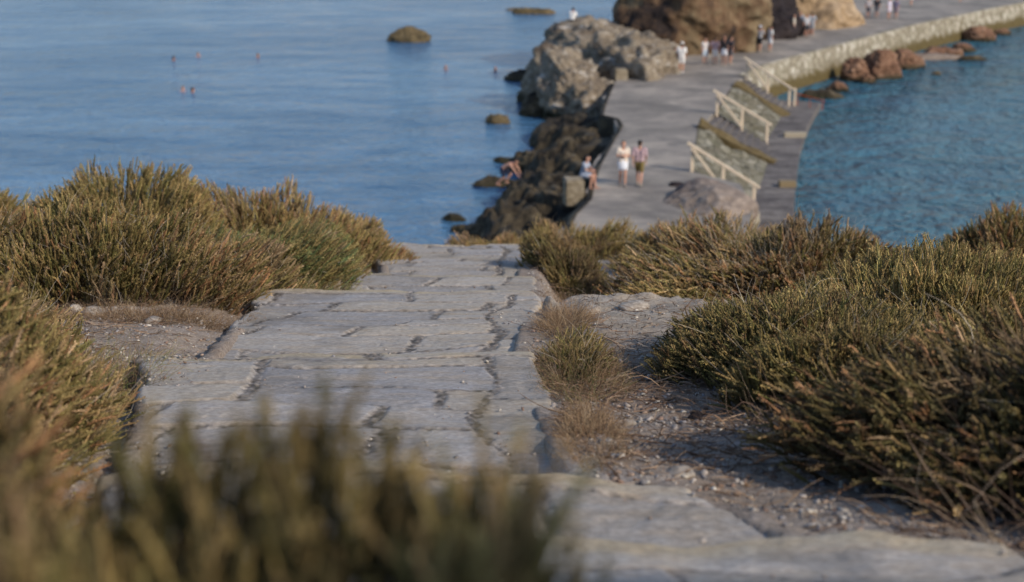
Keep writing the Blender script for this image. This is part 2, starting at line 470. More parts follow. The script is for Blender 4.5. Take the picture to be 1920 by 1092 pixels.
def off_path(x, y):
    l, r = edge(LEFT, y), edge(RIGHT, y)
    s = np.maximum(l-x, x-r)
    p = 0.25 + 0.75*(fbm(x*2, y*2, seed=91) > -0.1)
    p = p*(1-0.85*sstep(0.25, 0.5, x)*sstep(6.2, 7.2, y)*sstep(9.2, 8.8, y))
    return (s > 0.0) & (rng.random(len(x)) < p)
def on_joint(x, y):
    l, r = edge(LEFT, y), edge(RIGHT, y)
    s = np.maximum(l-x, x-r)
    p = np.where(s > -0.34, 0.30, 0.05)*(fbm(x*2.5, y*2.5, seed=92) > 0.05) + 0.012
    return (s < -0.02) & (rng.random(len(x)) < p)
STONE = [(0.33, 0.29, 0.26), (0.28, 0.25, 0.23), (0.38, 0.345, 0.31), (0.50, 0.46, 0.40), (0.22, 0.15, 0.115), (0.28, 0.21, 0.165), (0.20, 0.19, 0.195), (0.30, 0.275, 0.26)]
gravel('gravel', 110000, (-3.2, 3.2, 2.3, 16), 0.002, 0.017, off_path, STONE)
gravel('grit', 60000, (-1.8, 1.3, 2.4, 15), 0.0025, 0.012, on_joint, STONE)

def strip_template(seg, bend, seed, flat=False, width=1.0):
    """a thin curved three-sided stalk along +z, length 1, radius 1 at root (scaled by x,y)"""
    r = np.random.default_rng(seed); V = []; d = r.normal(size=2)*bend; w = r.normal(size=2)*bend*0.5
    for i in range(seg+1):
        t = i/seg; c = np.array([d[0]*t*t + w[0]*math.sin(3*t), d[1]*t*t + w[1]*math.sin(3*t)])
        rad = width*(1-0.75*t)
        for a in (0, 2.094, 4.189): V.append((c[0], c[1], t, rad*math.cos(a), rad*math.sin(a)))
    F = [[i*3+a, i*3+(a+1) % 3, (i+1)*3+(a+1) % 3, (i+1)*3+a] for i in range(seg) for a in range(3)]
    return np.array(V), np.array(F)

def stalks(P, D, L, Rad, colors, seg=4, bend=0.2, ntemp=8, seed=0, grade=None):
    """curved stalks at P in direction D"""
    tmp = [strip_template(seg, bend, seed+i) for i in range(ntemp)]
    n = len(P); k = rng.integers(0, ntemp, n); R = rot_from(D)
    Vo, Fo, Co = [], [], []; off = 0
    for t, (V, F) in enumerate(tmp):
        idx = np.where(k == t)[0]
        if not len(idx): continue
        loc = V[None, :, :3]*L[idx][:, None, None]
        rad = V[None, :, 3:5]*Rad[idx][:, None, None]
        loc = np.concatenate([loc[..., :2]+rad, loc[..., 2:3]], 2)
        W = np.einsum('nij,nvj->nvi', R[idx], loc)+P[idx][:, None]
        Fo.append((F[None]+(np.arange(len(idx))*len(V))[:, None, None]+off).reshape(-1, 4))
        cc = colors[idx][:, None, :].repeat(len(V), 1)
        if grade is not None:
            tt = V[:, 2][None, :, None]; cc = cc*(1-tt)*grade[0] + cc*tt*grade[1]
        Vo.append(W.reshape(-1, 3)); Co.append(cc.reshape(-1, 3)); off += len(V)*len(idx)
    return np.concatenate(Vo), np.concatenate(Fo), np.concatenate(Co)

def litter_mesh(name, n, region, accept, pal, lmin, lmax, rad, lift=0.006, tilt=0.12):
    x0, x1, y0, y1 = region
    y = y0*(y1/y0)**rng.random(n); x = rng.uniform(x0, x1, n)
    ok = accept(x, y); x, y = x[ok], y[ok]; n = len(x)
    z, _ = tread_z(x, y)
    a = rng.uniform(0, 2*np.pi, n)
    D = np.stack([np.cos(a), np.sin(a), rng.normal(0.0, tilt, n)-0.2*np.sin(a)], 1)
    L = rng.uniform(lmin, lmax, n)*rng.uniform(.5, 1, n)
    pal = np.array(pal); c = pal[rng.integers(0, len(pal), n)]*rng.uniform(0.6, 1.3, (n, 1))
    V, F, Cc = stalks(np.stack([x, y, z+lift+rng.random(n)*0.012], 1), D, L, rad*rng.uniform(.6, 1.4, n), c, 4, 0.22, 8, 300)
    return tag(link(name, mesh_np(name, V, [F], True, Cc), M['stems']), kind='stuff')

def litter_area(x, y):
    r = edge(RIGHT, y); l = edge(LEFT, y)
    a = (x > r+0.02)*np.exp(-((y-5.2)/1.6)**2)*(fbm(x*1.8, y*1.8, seed=95) > -0.25)
    b = (x < l-0.02)*0.5*sstep(-1.7, -2.1, x)
    c = (x > r+0.02)*0.25 + (x > 1.2)*0.5
    return rng.random(len(x)) < np.maximum(np.maximum(a, b), c)
litter_mesh('plant_litter', 45000, (-3.4, 3.2, 2.7, 13), litter_area, [(0.24, 0.155, 0.10), (0.17, 0.105, 0.07), (0.32, 0.23, 0.16), (0.12, 0.08, 0.06), (0.28, 0.20, 0.14)], 0.04, 0.24, 0.0026)

# ------------------------------------------------------------------ shrubs
def sprig_template(nleaf, seed, fat=1.0, seg=4, leaf=0.078):
    """one leafy shoot along +z, length 1"""
    r = np.random.default_rng(seed)
    bend = r.normal(size=2)*0.16
    cx = lambda t: np.array([bend[0]*t*t, bend[1]*t*t, t])
    V = []; F = []; gcol = []
    prof = ((0, .008), (.22, .010), (.30, .021), (.62, .027), (.90, .019), (1.0, .004))
    for t, rad in prof:
        c = cx(t); rad *= fat**0.5
        for a in (0, 1.571, 3.142, 4.712):
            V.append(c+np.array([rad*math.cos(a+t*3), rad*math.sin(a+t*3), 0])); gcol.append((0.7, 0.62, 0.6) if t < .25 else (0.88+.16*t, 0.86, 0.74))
    for i in range(len(prof)-1):
        for a in range(4): F.append([i*4+a, i*4+(a+1) % 4, (i+1)*4+(a+1) % 4, (i+1)*4+a])
    tb = 0.18 + 0.2*r.random()
    for i in range(nleaf):
        t = tb + (1-tb)*(i+r.random())/nleaf
        a = i*2.4 + r.normal()*0.3
        out = np.array([math.cos(a), math.sin(a), 0])
        up = r.uniform(1.3, 2.8)
        d = out + np.array([0, 0, up]); d /= np.linalg.norm(d)
        sidev = np.cross(d, [0, 0, 1]); sidev /= np.linalg.norm(sidev)+1e-9
        nrm = np.cross(sidev, d); ro = r.uniform(-0.9, 0.9)
        sidev = sidev*math.cos(ro)+nrm*math.sin(ro)
        L = leaf*fat*r.uniform(0.7, 1.25)*(1.1-0.45*t); W = L*0.27
        c = cx(t)+out*0.028*r.random()
        n0 = len(V)
        V += [c, c+d*L*0.5+sidev*W, c+d*L, c+d*L*0.5-sidev*W]
        F.append([n0, n0+1, n0+2, n0+3])
        s = r.uniform(0.84, 1.16)
        # the tip of a shoot browns first
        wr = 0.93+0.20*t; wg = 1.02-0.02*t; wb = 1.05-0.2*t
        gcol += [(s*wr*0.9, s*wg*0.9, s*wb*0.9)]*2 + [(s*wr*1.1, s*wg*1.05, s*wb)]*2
    return np.array(V), np.array(F), np.array(gcol)

SPR = {}
for nl in (14, 22, 34, 48):
    SPR[nl] = [sprig_template(int(nl*0.95), 1000+nl*10+i, fat={14: 1.5, 22: 1.25, 34: 1.1, 48: 1.0}[nl]) for i in range(6)]

PAL = {
 'olive':  [(0.130, 0.125, 0.038), (0.165, 0.150, 0.050), (0.10, 0.11, 0.032), (0.19, 0.165, 0.062), (0.15, 0.125, 0.048)],
 'brown':  [(0.19, 0.150, 0.068), (0.22, 0.175, 0.080), (0.155, 0.14, 0.050), (0.13, 0.125, 0.042), (0.20, 0.12, 0.055), (0.22, 0.135, 0.065), (0.26, 0.21, 0.13)],
 'green':  [(0.085, 0.130, 0.042), (0.11, 0.155, 0.052), (0.15, 0.165, 0.055), (0.065, 0.12, 0.050), (0.17, 0.17, 0.065)],
 'yellow': [(0.23, 0.205, 0.078), (0.195, 0.18, 0.062), (0.165, 0.165, 0.052), (0.25, 0.20, 0.08), (0.20, 0.155, 0.065)],
 'dark':   [(0.060, 0.062, 0.023), (0.09, 0.087, 0.032), (0.075, 0.068, 0.028), (0.12, 0.108, 0.038), (0.09, 0.066, 0.032)],
}

def shrub(x, y, rx, ry, h, style, label, spc=0.030, L=0.15, lean=(0, 0), woody=0.35, dry=0.0, leafn=None, seed=0, style2=None, up=0.8, rough=0.42, group='salt tolerant shrubs covering the slope', taper=None, rot=0.0):
    global rng
    rng = np.random.default_rng(5000+seed)
    dist = math.hypot(x, y)
    nl = leafn or (48 if dist < 5.5 else 34 if dist < 9.5 else 22 if dist < 14.5 else 14)
    spc *= 1.17; L *= 1.26; up *= 1.2
    n = int((math.pi*rx*ry + 2.2*h*(rx+ry))/(spc*spc))
    a = rng.uniform(0, 2*np.pi, n); r = np.sqrt(rng.random(n))**0.85
    back = (np.sin(a)*r > 0.35) & (rng.random(n) < 0.45)
    hole = (vnoise(np.cos(a)*r*rx*4+seed*3.7, np.sin(a)*r*ry*4, seed=seed+70) > 0.62) & (rng.random(n) < 0.7)
    back = back | hole
    a, r = a[~back], r[~back]; n = len(a)
    ca, sa = np.cos(a), np.sin(a)
    wob = 1 + 0.22*vnoise(ca*2+seed, sa*2, seed=7) + 0.10*vnoise(ca*6+seed, sa*6, seed=8)
    ux, uy = ca*r*rx*wob, sa*r*ry*wob
    if rot: ux, uy = ux*math.cos(rot)-uy*math.sin(rot), ux*math.sin(rot)+uy*math.cos(rot)
    X, Y = x+ux, y+uy
    prof = np.clip(1-r**2.4, 0, 1)**0.55
    top = h*prof*(1+rough*1.6*fbm(X*2.6, Y*2.6, seed=seed+9, oct=3)) + 0.06*h
    if taper is not None: top = top*np.clip(1+taper*(ux/rx), 0.1, 2)
    q = 1-0.5*rng.random(n)**2.2
    tips = np.stack([x+ux*(0.75+0.25*q), y+uy*(0.75+0.25*q), ground_z(X, Y, False)+top*q+0.02], 1)
    Ls = L*rng.uniform(0.65, 1.35, n)
    sparse = rng.random(n) < 0.06; tips[sparse, 2] += rng.uniform(0.02, 0.07, n)[sparse]*min(1.0, h/0.4)*(0.5 if dist < 2 else 1)
    D = np.stack([ca*(0.08+0.62*r)+lean[0]*1.2+0.10+rng.normal(0, .15, n), sa*(0.08+0.62*r)+lean[1]*1.2+rng.normal(0, .15, n), up*(1.15-0.35*r)+rng.normal(0, .14, n)], 1)
    D /= np.linalg.norm(D, axis=1)[:, None]
    base = tips-D*Ls[:, None]
    # colour: patches over the crown and a spread between shoots
    pal = np.array(PAL[style]); pal2 = np.array(PAL[style2 or style])
    m = fbm(X*2.2, Y*2.2, seed=seed+33) + 0.35*rng.normal(size=n)
    c = np.where((m > 0.05)[:, None], pal2[rng.integers(0, len(pal2), n)], pal[rng.integers(0, len(pal), n)])
    dead = sstep(0.25, 0.55, fbm(X*1.9, Y*1.9, seed=seed+60))[:, None]*(0.3+0.5*min(1.0, woody+dry*0.3))
    c = c*(1-dead)+np.array((0.20, 0.16, 0.12))*rng.uniform(.7, 1.3, (n, 1))*dead
    c = (c*0.76+c.mean(1)[:, None]*0.24)*1.85*np.array((1.05, 1.0, 0.97))*rng.uniform(0.6, 1.4, (n, 1))*(1+0.4*fbm(X*5, Y*5, seed=seed+34))[:, None]
    R = rot_from(D)
    # roll the shoots so that bends vary
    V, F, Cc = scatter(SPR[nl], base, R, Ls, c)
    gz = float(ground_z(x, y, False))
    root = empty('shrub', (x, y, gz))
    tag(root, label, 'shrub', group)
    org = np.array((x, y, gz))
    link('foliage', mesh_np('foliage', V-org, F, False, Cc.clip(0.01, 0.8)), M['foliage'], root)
    # woody stems from the root stock to the shoots
    ns = int(n*0.22*woody*2)
    if ns > 4:
        k = rng.integers(0, n, ns)
        rr = rng.random(ns)[:, None]*0.6
        st = np.stack([x+ux[k]*0.5, y+uy[k]*0.5, ground_z(x+ux[k]*.5, y+uy[k]*.5, False)], 1)*(1-rr) + base[k]*rr
        dv = base[k]+D[k]*Ls[k][:, None]*0.5-st; Lk = np.linalg.norm(dv, axis=1)
        pc = np.array([(0.20, 0.15, 0.11), (0.13, 0.09, 0.065), (0.28, 0.22, 0.16), (0.17, 0.12, 0.08)])[rng.integers(0, 4, ns)]*rng.uniform(.7, 1.2, (ns, 1))
        V1, F1, C1 = stalks(st, dv, Lk, rng.uniform(0.0016, 0.0038, ns), pc, 5, 0.14, 8, 500+seed)
        parts = [(V1, F1, C1)]
        nd = int(dry*n*0.15)
        if nd:
            k = rng.integers(0, n, nd)
            L2 = rng.uniform(0.14, 0.34, nd)
            d2 = D[k]+rng.normal(0, .35, (nd, 3)); 
            pc = np.array([(0.42, 0.36, 0.29), (0.33, 0.27, 0.21), (0.5, 0.43, 0.34)])[rng.integers(0, 3, nd)]
            parts.append(stalks(base[k], d2, L2, rng.uniform(0.0014, 0.0026, nd), pc, 6, 0.3, 8, 600+seed))
        Vv, Ff, Cf = [], [], []; o = 0
        for a_, b_, c_ in parts: Vv.append(a_); Ff.append(b_+o); Cf.append(c_); o += len(a_)
        link('stems', mesh_np('stems', np.concatenate(Vv)-org, [np.concatenate(Ff)], True, np.concatenate(Cf)), M['stems'], root)
    return root

def grass_tuft(x, y, rx, ry, h, n, pal, label, seed=0, lean=(0, 0), rad=0.0013, splay=0.9):
    global rng
    rng = np.random.default_rng(9000+seed)
    a = rng.uniform(0, 2*np.pi, n); r = np.sqrt(rng.random(n))
    X, Y = x+np.cos(a)*r*rx, y+np.sin(a)*r*ry
    Z = ground_z(X, Y, False)-0.01
    L = h*rng.uniform(0.5, 1.35, n)*(1.15-0.4*r)
    D = np.stack([np.cos(a)*r*splay+lean[0]+rng.normal(0, .4, n), np.sin(a)*r*splay+lean[1]+rng.normal(0, .4, n), np.abs(rng.normal(0.2, .4, n))+0.05], 1)
    pal = np.array(pal); c = pal[rng.integers(0, len(pal), n)]*rng.uniform(.7, 1.3, (n, 1))
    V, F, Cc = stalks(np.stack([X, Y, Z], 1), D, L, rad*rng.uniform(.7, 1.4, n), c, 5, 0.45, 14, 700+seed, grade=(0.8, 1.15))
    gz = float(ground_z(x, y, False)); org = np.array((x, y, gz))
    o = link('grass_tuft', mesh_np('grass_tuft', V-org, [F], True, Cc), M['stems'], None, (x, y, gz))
    return tag(o, label, 'grass tuft', 'dry grass tufts beside the path')

#      x     y     rx   ry   h    style
shrub(-2.75, 9.4, 1.3, 0.95, 0.53, 'brown', 'big rounded brown shrub with olive shoots nearest the gravel patch left of the path', 0.027, 0.15, (0.12, 0), 0.5, 0.55, seed=1, style2='olive')
shrub(-4.2, 9.8, 1.3, 1.2, 0.62, 'brown', 'brown shrub with bleached bare twigs at the left edge of the photo', 0.031, 0.15, (0.1, 0), 0.5, 1.0, seed=2, style2='olive')
shrub(-2.1, 10.7, 0.90, 1.05, 0.42, 'green', 'bright green leafy shrub left of the third tread', 0.027, 0.14, (0.25, 0), 0.3, 0.1, seed=3, style2='olive')
shrub(-2.3, 13.4, 1.4, 1.1, 0.62, 'brown', 'rusty brown shrub against the sea behind the bright green one', 0.033, 0.16, (0, 0), 0.4, 0.2, seed=4, style2='yellow')
shrub(-3.40, 12.4, 1.0, 1.0, 0.74, 'olive', 'tallest olive brown shrub rising highest against the sea on the left', 0.032, 0.16, (0, 0), 0.4, 0.3, seed=5, style2='yellow')
shrub(-5.6, 13.2, 1.4, 1.2, 0.72, 'yellow', 'pale yellow green shrub in the far left corner before the sea', 0.034, 0.16, (0, 0), 0.4, 0.3, seed=6, style2='olive')
shrub(-1.75, 12.3, 0.5, 0.9, 0.34, 'yellow', 'low yellow green shrub spilling onto the left edge of the farthest treads', 0.028, 0.14, (0.35, -0.1), 0.2, 0.1, seed=7, style2='green')
shrub(-2.1, 15.8, 0.7, 0.6, 0.34, 'brown', 'small orange brown shrub at the crest left of the path end', 0.032, 0.14, (0, 0), 0.2, 0.1, seed=8, style2='yellow')
shrub(-2.62, 6.1, 0.62, 0.62, 0.34, 'olive', 'low olive shrub at left in front of the white stones', 0.024, 0.13, (0.2, 0), 0.4, 0.4, seed=9, style2='brown')
shrub(-1.78, 4.2, 0.52, 1.05, 0.40, 'olive', 'soft focus olive shrub on the left edge below the low olive one', 0.024, 0.14, (0.2, 0), 0.3, 0.2, seed=10, style2='brown')
shrub(-1.02, 1.9, 0.50, 0.50, 0.60, 'dark', 'dark blurred shrub low in the left corner', 0.020, 0.13, (0.1, 0), 0.2, 0, leafn=34, seed=11, style2='brown')
shrub(-0.30, 1.12, 0.50, 0.30, 0.75, 'olive', 'closest shrub, its blurred upright shoots filling the bottom of the photo', 0.018, 0.115, (0, 0), 0.2, 0, leafn=34, seed=12, style2='dark', up=2.6, rough=0.42, taper=-0.12)
shrub(-0.02, 1.08, 0.15, 0.16, 0.60, 'yellow', 'wispy blurred shoots at the right end of the closest shrub', 0.030, 0.12, (0.05, 0), 0.2, 0, leafn=34, seed=28, style2='olive', up=2.4, rough=0.5)
shrub(1.22, 5.15, 0.48, 0.55, 0.27, 'dark', 'low dark shoots bridging the dark olive shrub and the sprawling one', 0.021, 0.13, (-0.25, -0.1), 0.5, 0.1, seed=27, style2='olive')
shrub(0.17, 1.40, 0.12, 0.16, 0.44, 'yellow', 'sparse yellow shoots blurred against the lowest slabs', 0.05, 0.17, (0.1, 0), 0.0, 0, leafn=34, seed=13, style2='olive', up=1.8)
shrub(1.30, 6.1, 0.68, 0.95, 0.30, 'dark', 'dark olive shrub reaching over the bare ledge right of the path', 0.021, 0.13, (-0.15, 0), 0.45, 0.15, seed=14, style2='olive', rough=0.25)
shrub(1.78, 4.0, 0.88, 1.1, 0.36, 'dark', 'dark sprawling shrub at the right edge with bare roots at its foot', 0.021, 0.14, (-0.35, -0.2), 0.6, 0.12, seed=15, style2='brown', up=0.55)
shrub(2.35, 7.3, 0.95, 1.0, 0.34, 'olive', 'olive shrub behind the dark sprawling one at the right edge', 0.025, 0.14, (0, 0), 0.4, 0.08, seed=16, style2='yellow', up=1.1)
shrub(3.35, 10.2, 1.05, 1.2, 0.46, 'yellow', 'yellow green shrub on the right below the gap of sea', 0.030, 0.15, (0, 0), 0.3, 0.2, seed=17, style2='olive', up=1.0)
shrub(2.1, 11.3, 1.25, 1.2, 0.62, 'brown', 'large tangled brown shrub of woody stems right of the path', 0.029, 0.17, (-0.25, -0.1), 1.3, 2.2, seed=18, style2='olive', up=0.55, rough=0.35)
shrub(1.05, 9.95, 0.62, 0.5, 0.26, 'yellow', 'low spreading shrub with pale tips lying behind the stony ledge', 0.028, 0.16, (-0.5, -0.3), 0.5, 0.3, seed=19, style2='dark', up=0.4)
shrub(0.50, 12.6, 0.42, 0.9, 0.32, 'dark', 'small dark green shrub touching the right edge of the far treads', 0.029, 0.14, (-0.1, 0), 0.3, 0.1, seed=20, style2='olive')
shrub(0.9, 19.0, 1.35, 0.8, 0.52, 'yellow', 'straw yellow shrub in front of the near end of the causeway', 0.040, 0.17, (0, 0), 0.6, 0.5, seed=21, style2='yellow')
shrub(-0.35, 18.6, 0.65, 0.6, 0.36, 'brown', 'brown shrub just beyond the end of the slabs', 0.038, 0.17, (-0.3, 0), 0.4, 0.8, seed=22, style2='yellow')
shrub(4.75, 12.6, 1.05, 1.0, 0.74, 'brown', 'dark brown shrub by itself at the right edge against the sea', 0.032, 0.16, (0, 0), 0.5, 0.3, seed=23, style2='olive', rough=0.25)
shrub(2.2, 14.6, 1.2, 0.9, 0.5, 'yellow', 'tawny shrub on the crest behind the tangled woody one', 0.034, 0.16, (0, 0), 0.3, 0.3, seed=24, style2='brown')
shrub(4.5, 8.2, 1.2, 1.6, 0.42, 'olive', 'olive green shrub cut by the right edge above the dark sprawling one', 0.032, 0.15, (0, 0), 0.3, 0.2, seed=25, style2='yellow', up=1.0)

shrub(0.31, 6.3, 0.17, 0.75, 0.10, 'dark', 'low olive shoots mixed into the dry grass along the path edge', 0.030, 0.10, (0.1, 0), 0.3, 0.2, seed=26, style2='olive')
STRAW = [(0.30, 0.20, 0.12), (0.24, 0.155, 0.09), (0.36, 0.27, 0.17), (0.16, 0.10, 0.06)]
GREENISH = [(0.26, 0.24, 0.09), (0.20, 0.20, 0.07), (0.35, 0.30, 0.15), (0.14, 0.16, 0.05)]
grass_tuft(0.30, 5.9, 0.17, 0.75, 0.11, 3200, STRAW+[(0.16, 0.16, 0.06)], 'tangled dry grass along the right edge of the second tread', 1, (0.1, -0.05))
grass_tuft(0.30, 7.7, 0.13, 0.6, 0.13, 1500, STRAW, 'straw coloured grass beside the right edge of the third tread', 2, (0.05, 0))
grass_tuft(0.27, 4.5, 0.09, 0.55, 0.09, 1700, STRAW, 'thin dry grass at the corner where the path widens', 3)
grass_tuft(-1.78, 5.85, 0.30, 0.5, 0.17, 1600, GREENISH+STRAW+STRAW[:2], 'yellow green grass leaning onto the left edge of the second tread', 4, (0.45, -0.1))
grass_tuft(-2.2, 8.1, 0.65, 0.25, 0.12, 2600, STRAW, 'mat of dry straw at the foot of the big rounded shrub', 5, (0.1, -0.3))
grass_tuft(-1.45, 9.7, 0.4, 0.3, 0.14, 1500, STRAW+GREENISH, 'dry grass under the bright green shrub by the step', 6, (0.2, -0.2))
grass_tuft(0.38, 9.6, 0.12, 0.6, 0.2, 700, STRAW, 'wispy grass in the hollow beyond the step on the right', 7)
TWIG = [(0.24, 0.17, 0.12), (0.17, 0.11, 0.08), (0.32, 0.25, 0.18), (0.12, 0.08, 0.06)]
o = grass_tuft(1.55, 3.25, 0.5, 0.30, 0.30, 170, TWIG, 'bare brown branches splayed on the ground at the foot of the sprawling shrub', 8, (-0.7, -0.1), rad=0.0024)
o.name = 'bare_branches'; o['category'] = 'branches'
o = grass_tuft(1.15, 4.5, 0.3, 0.5, 0.22, 160, TWIG, 'thin bare branches spread on the litter under the dark olive shrub', 9, (-0.6, -0.1), rad=0.0022)
o.name = 'bare_branches'; o['category'] = 'branches'
rng = np.random.default_rng(77)

# ------------------------------------------------------------------ rocks
def rock_mesh(rx, ry, rz, seed, rough=0.25, sub=4, block=2.6, strata=0.0, cuts=6, freq=1.0):
    bm = bmesh.new(); bmesh.ops.create_icosphere(bm, subdivisions=sub, radius=1)
    V = np.array([v.co[:] for v in bm.verts]); F = np.array([[v.index for v in f.verts] for f in bm.faces]); bm.free()
    p = block
    nn = (np.abs(V)**p).sum(1)**(1/p); V = V/nn[:, None]
    r = np.random.default_rng(seed)
    for _ in range(cuts):                       # fracture planes
        d = r.normal(size=3); d[2] = abs(d[2])*0.8; d /= np.linalg.norm(d); o = r.uniform(0.62, 0.9)
        s = V@d; m = s > o; V[m] -= (s[m]-o)[:, None]*d*0.85
    sc = np.array((rx, ry, rz)); W = V*sc
    m = min(rx, ry, rz)
    q = freq/m
    n1 = fbm(W[:, 0]*q*0.9+seed, W[:, 1]*q*0.9, W[:, 2]*q*1.1, seed=seed, oct=5, gain=0.55)
    n2 = 1-np.abs(fbm(W[:, 0]*q*1.6+seed, W[:, 1]*q*1.6, W[:, 2]*q*2.4, seed=seed+50, oct=4))*2.4
    d = V/np.linalg.norm(V, axis=1)[:, None]
    W = W + d*(m*rough*(0.9*n1 + 0.35*n2))[:, None]
    if strata:
        t = W[:, 2]*3.0/m + 0.6*n1; W[:, :2] *= (1+strata*(np.floor(t) % 2-0.5)*0.5)[:, None]
    return W, F

ROCK_N = 0
def rock(name, x, y, z, rx, ry, rz, mat, label, rotz=0.0, rough=0.25, sub=4, block=2.6, tilt=(0, 0), group=None, seed=None, strata=0.0, cuts=6, cat=None, freq=1.0):
    global ROCK_N
    ROCK_N += 1
    V, F = rock_mesh(rx, ry, rz, seed or ROCK_N*13, rough, sub, block, strata, cuts, freq)
    o = link(name, mesh_np(name, V, [F], True), M[mat], None, (x, y, z))
    o.rotation_euler = (tilt[0], tilt[1], rotz)
    return tag(o, label, cat or name, group)

def rock_px(name, px, py, wpx, hpx, mat, label, depth=1.0, z=0.0, **kw):
    """a rock whose foot stands at a pixel on level z, with its width and height read off the photograph"""
    x, y = G(px, py, z); sc = math.hypot(math.hypot(x, y), CZ-z)/F_PX
    w, h = wpx*sc, hpx*sc
    rx = w/2; ry = rx*depth; rz = max(0.15, h/1.9)
    if mat in ('dark_rock', 'rust_rock', 'islet_rock'): kw = dict(dict(rough=0.42, cuts=10, block=2.3, freq=1.3), **kw); kw['sub'] = 5
    return rock(name, x, y+ry*0.6, z+rz*0.25, rx, ry, rz, mat, label, **kw)

g1 = 'dark shore rocks left of the causeway'
# the big lit conglomerate boulder
rock('boulder', 6.7, 90.5, 0.9, 3.8, 8.5, 3.15, 'pale_rock', 'huge pale lumpy boulder in the sun beside the causeway', 0.24, 0.42, 6, 3.0, seed=411, cuts=8, freq=2.0)
rock('boulder', 3.3, 82.5, 0.2, 2.1, 5.4, 3.1, 'pale_rock', 'craggy lower boulder at the water below the huge pale one', 0.25, 0.50, 6, 2.8, seed=402, freq=1.9)
rock('boulder', 8.1, 96.5, 1.4, 1.7, 3.4, 2.4, 'pale_rock', 'rounded pale boulder end touching the causeway behind the white-shirted man', 0.3, 0.34, 6, 2.6, seed=403, freq=1.6)
def big(px, py, rx, ry, rz, z, mt, lb, **kw):
    x, y = G(px, py, TOPZ); return rock('boulder', x, y+ry*0.8, z, rx, ry, rz, mt, lb, **kw)
TOPZ = 1.9
big(1312, 104, 4.9, 5.0, 4.4, 5.4, 'brown_rock', 'towering dark brown boulder at the top of the photo over the causeway', rotz=-0.1, rough=0.3, sub=6, tilt=(0, 0.25), seed=404, cuts=8, freq=1.3, block=2.4)
big(1238, 84, 2.4, 3.5, 4.2, 1.2, 'purple_rock', 'dark boulder standing in for the shaded flank between the pale and the brown boulders', rough=0.25, sub=5, seed=405)  # near-black colour paints the shade on the brown boulder's left side
big(1430, 72, 3.9, 4.0, 4.2, 2.0, 'purple_rock', 'purple black boulder behind the photographers', rotz=0.2, rough=0.36, sub=6, block=2.5, seed=406, freq=1.5)
big(1530, 52, 4.2, 4.0, 6.0, 2.2, 'ochre_rock', 'smooth ochre boulder slope behind the far standing group', rotz=0.1, rough=0.34, sub=6, block=2.0, tilt=(0, -0.3), seed=407, cuts=6, freq=1.3)
rock_px('rock', 1397, 92, 44, 26, 'white_rock', 'pale cream rock on the causeway left of the photographers', 0.7, 1.9, block=2.2)
rock_px('rock', 982, 152, 72, 30, 'dark_rock', 'black pointed rock in the water left of the pale boulder', 0.8, group=g1)
rock_px('rock', 1010, 218, 70, 60, 'dark_rock', 'craggy dark rock at the seaward foot of the pale boulder', 0.8, group=g1)
rock_px('rock', 1095, 250, 120, 40, 'dark_rock', 'dark rock step between the causeway bend and the pale boulder', 0.9, group=g1, z=0.5)
rock_px('rock', 1045, 275, 110, 56, 'dark_rock', 'long dark rock back reaching from the broad shelf to the water', 1.3, group=g1, sub=5)
rock_px('rock', 1060, 385, 130, 80, 'dark_rock', 'mass of dark rock behind the square stone block', 1.1, group=g1, sub=5)
rock_px('rock', 980, 405, 120, 70, 'dark_rock', 'dark humped rock between the leaning boulder and the block', 1.0, group=g1, sub=5)
rock_px('rock', 1085, 268, 165, 62, 'dark_rock', 'broad dark rock shelf under the bend of the causeway', 0.9, group=g1, sub=5)
rock_px('rock', 1120, 255, 90, 40, 'dark_rock', 'dark rock tucked against the causeway bend', 0.8, group=g1, z=0.4)
rock_px('rock', 1040, 250, 60, 25, 'dark_rock', 'low wet rock between the broad shelf and the water', 0.8, group=g1)
rock_px('rock', 1000, 325, 85, 62, 'dark_rock', 'rounded black rock right of the tiny rock in the water', 0.8, group=g1)
rock_px('rock', 945, 306, 40, 17, 'dark_rock', 'tiny rock awash beside the rounded black one', 0.8, group=g1)
rock_px('rock', 1062, 340, 105, 66, 'dark_rock', 'olive topped rock left of the walking pair', 0.8, group=g1, sub=5)
rock_px('rock', 1078, 300, 80, 40, 'dark_rock', 'dark rock beyond the olive topped one along the causeway wall', 0.8, group=g1, z=0.3)
rock_px('rock', 928, 350, 84, 24, 'dark_rock', 'low flat rock slab jutting into the sea under the climbing man', 0.55, group=g1)
rock_px('rock', 995, 372, 100, 48, 'dark_rock', 'brown rock in front of the climbing man', 0.8, group=g1)
rock_px('rock', 1035, 395, 90, 42, 'dark_rock', 'dark rock left of the square stone block', 0.8, group=g1)
rock_px('rock', 950, 428, 74, 62, 'dark_rock', 'leaning brown boulder nearest the water behind the crest shrubs', 0.8, group=g1)
rock_px('rock', 1000, 428, 90, 40, 'dark_rock', 'dark rock half hidden by the straw yellow shrub', 0.8, group=g1)
rock_px('rock', 900, 446, 80, 38, 'dark_rock', 'dark rock at the waterline above the end of the path', 0.8, group=g1)
rock_px('rock', 851, 415, 48, 20, 'dark_rock', 'single flat rock in the water, the left one of two by the shore', 0.8, group=g1)
rock_px('rock', 864, 437, 40, 20, 'dark_rock', 'small dark rock nearest the shore at the water', 0.8, group=g1)
shore_px = [(1035, 226), (1040, 252), (1010, 282), (978, 300), (965, 330), (952, 352), (930, 382), (905, 408), (880, 432), (868, 450)]
cause_px = [(1128, 212), (1165, 238), (1150, 255), (1134, 282), (1117, 312), (1106, 345), (1100, 374), (1072, 402), (1052, 440)]
sp_ = sorted([G(a, b_, 0.0) for a, b_ in shore_px], key=lambda q: q[1]); cp_ = sorted([G(a, b_, 1.9) for a, b_ in cause_px], key=lambda q: q[1])
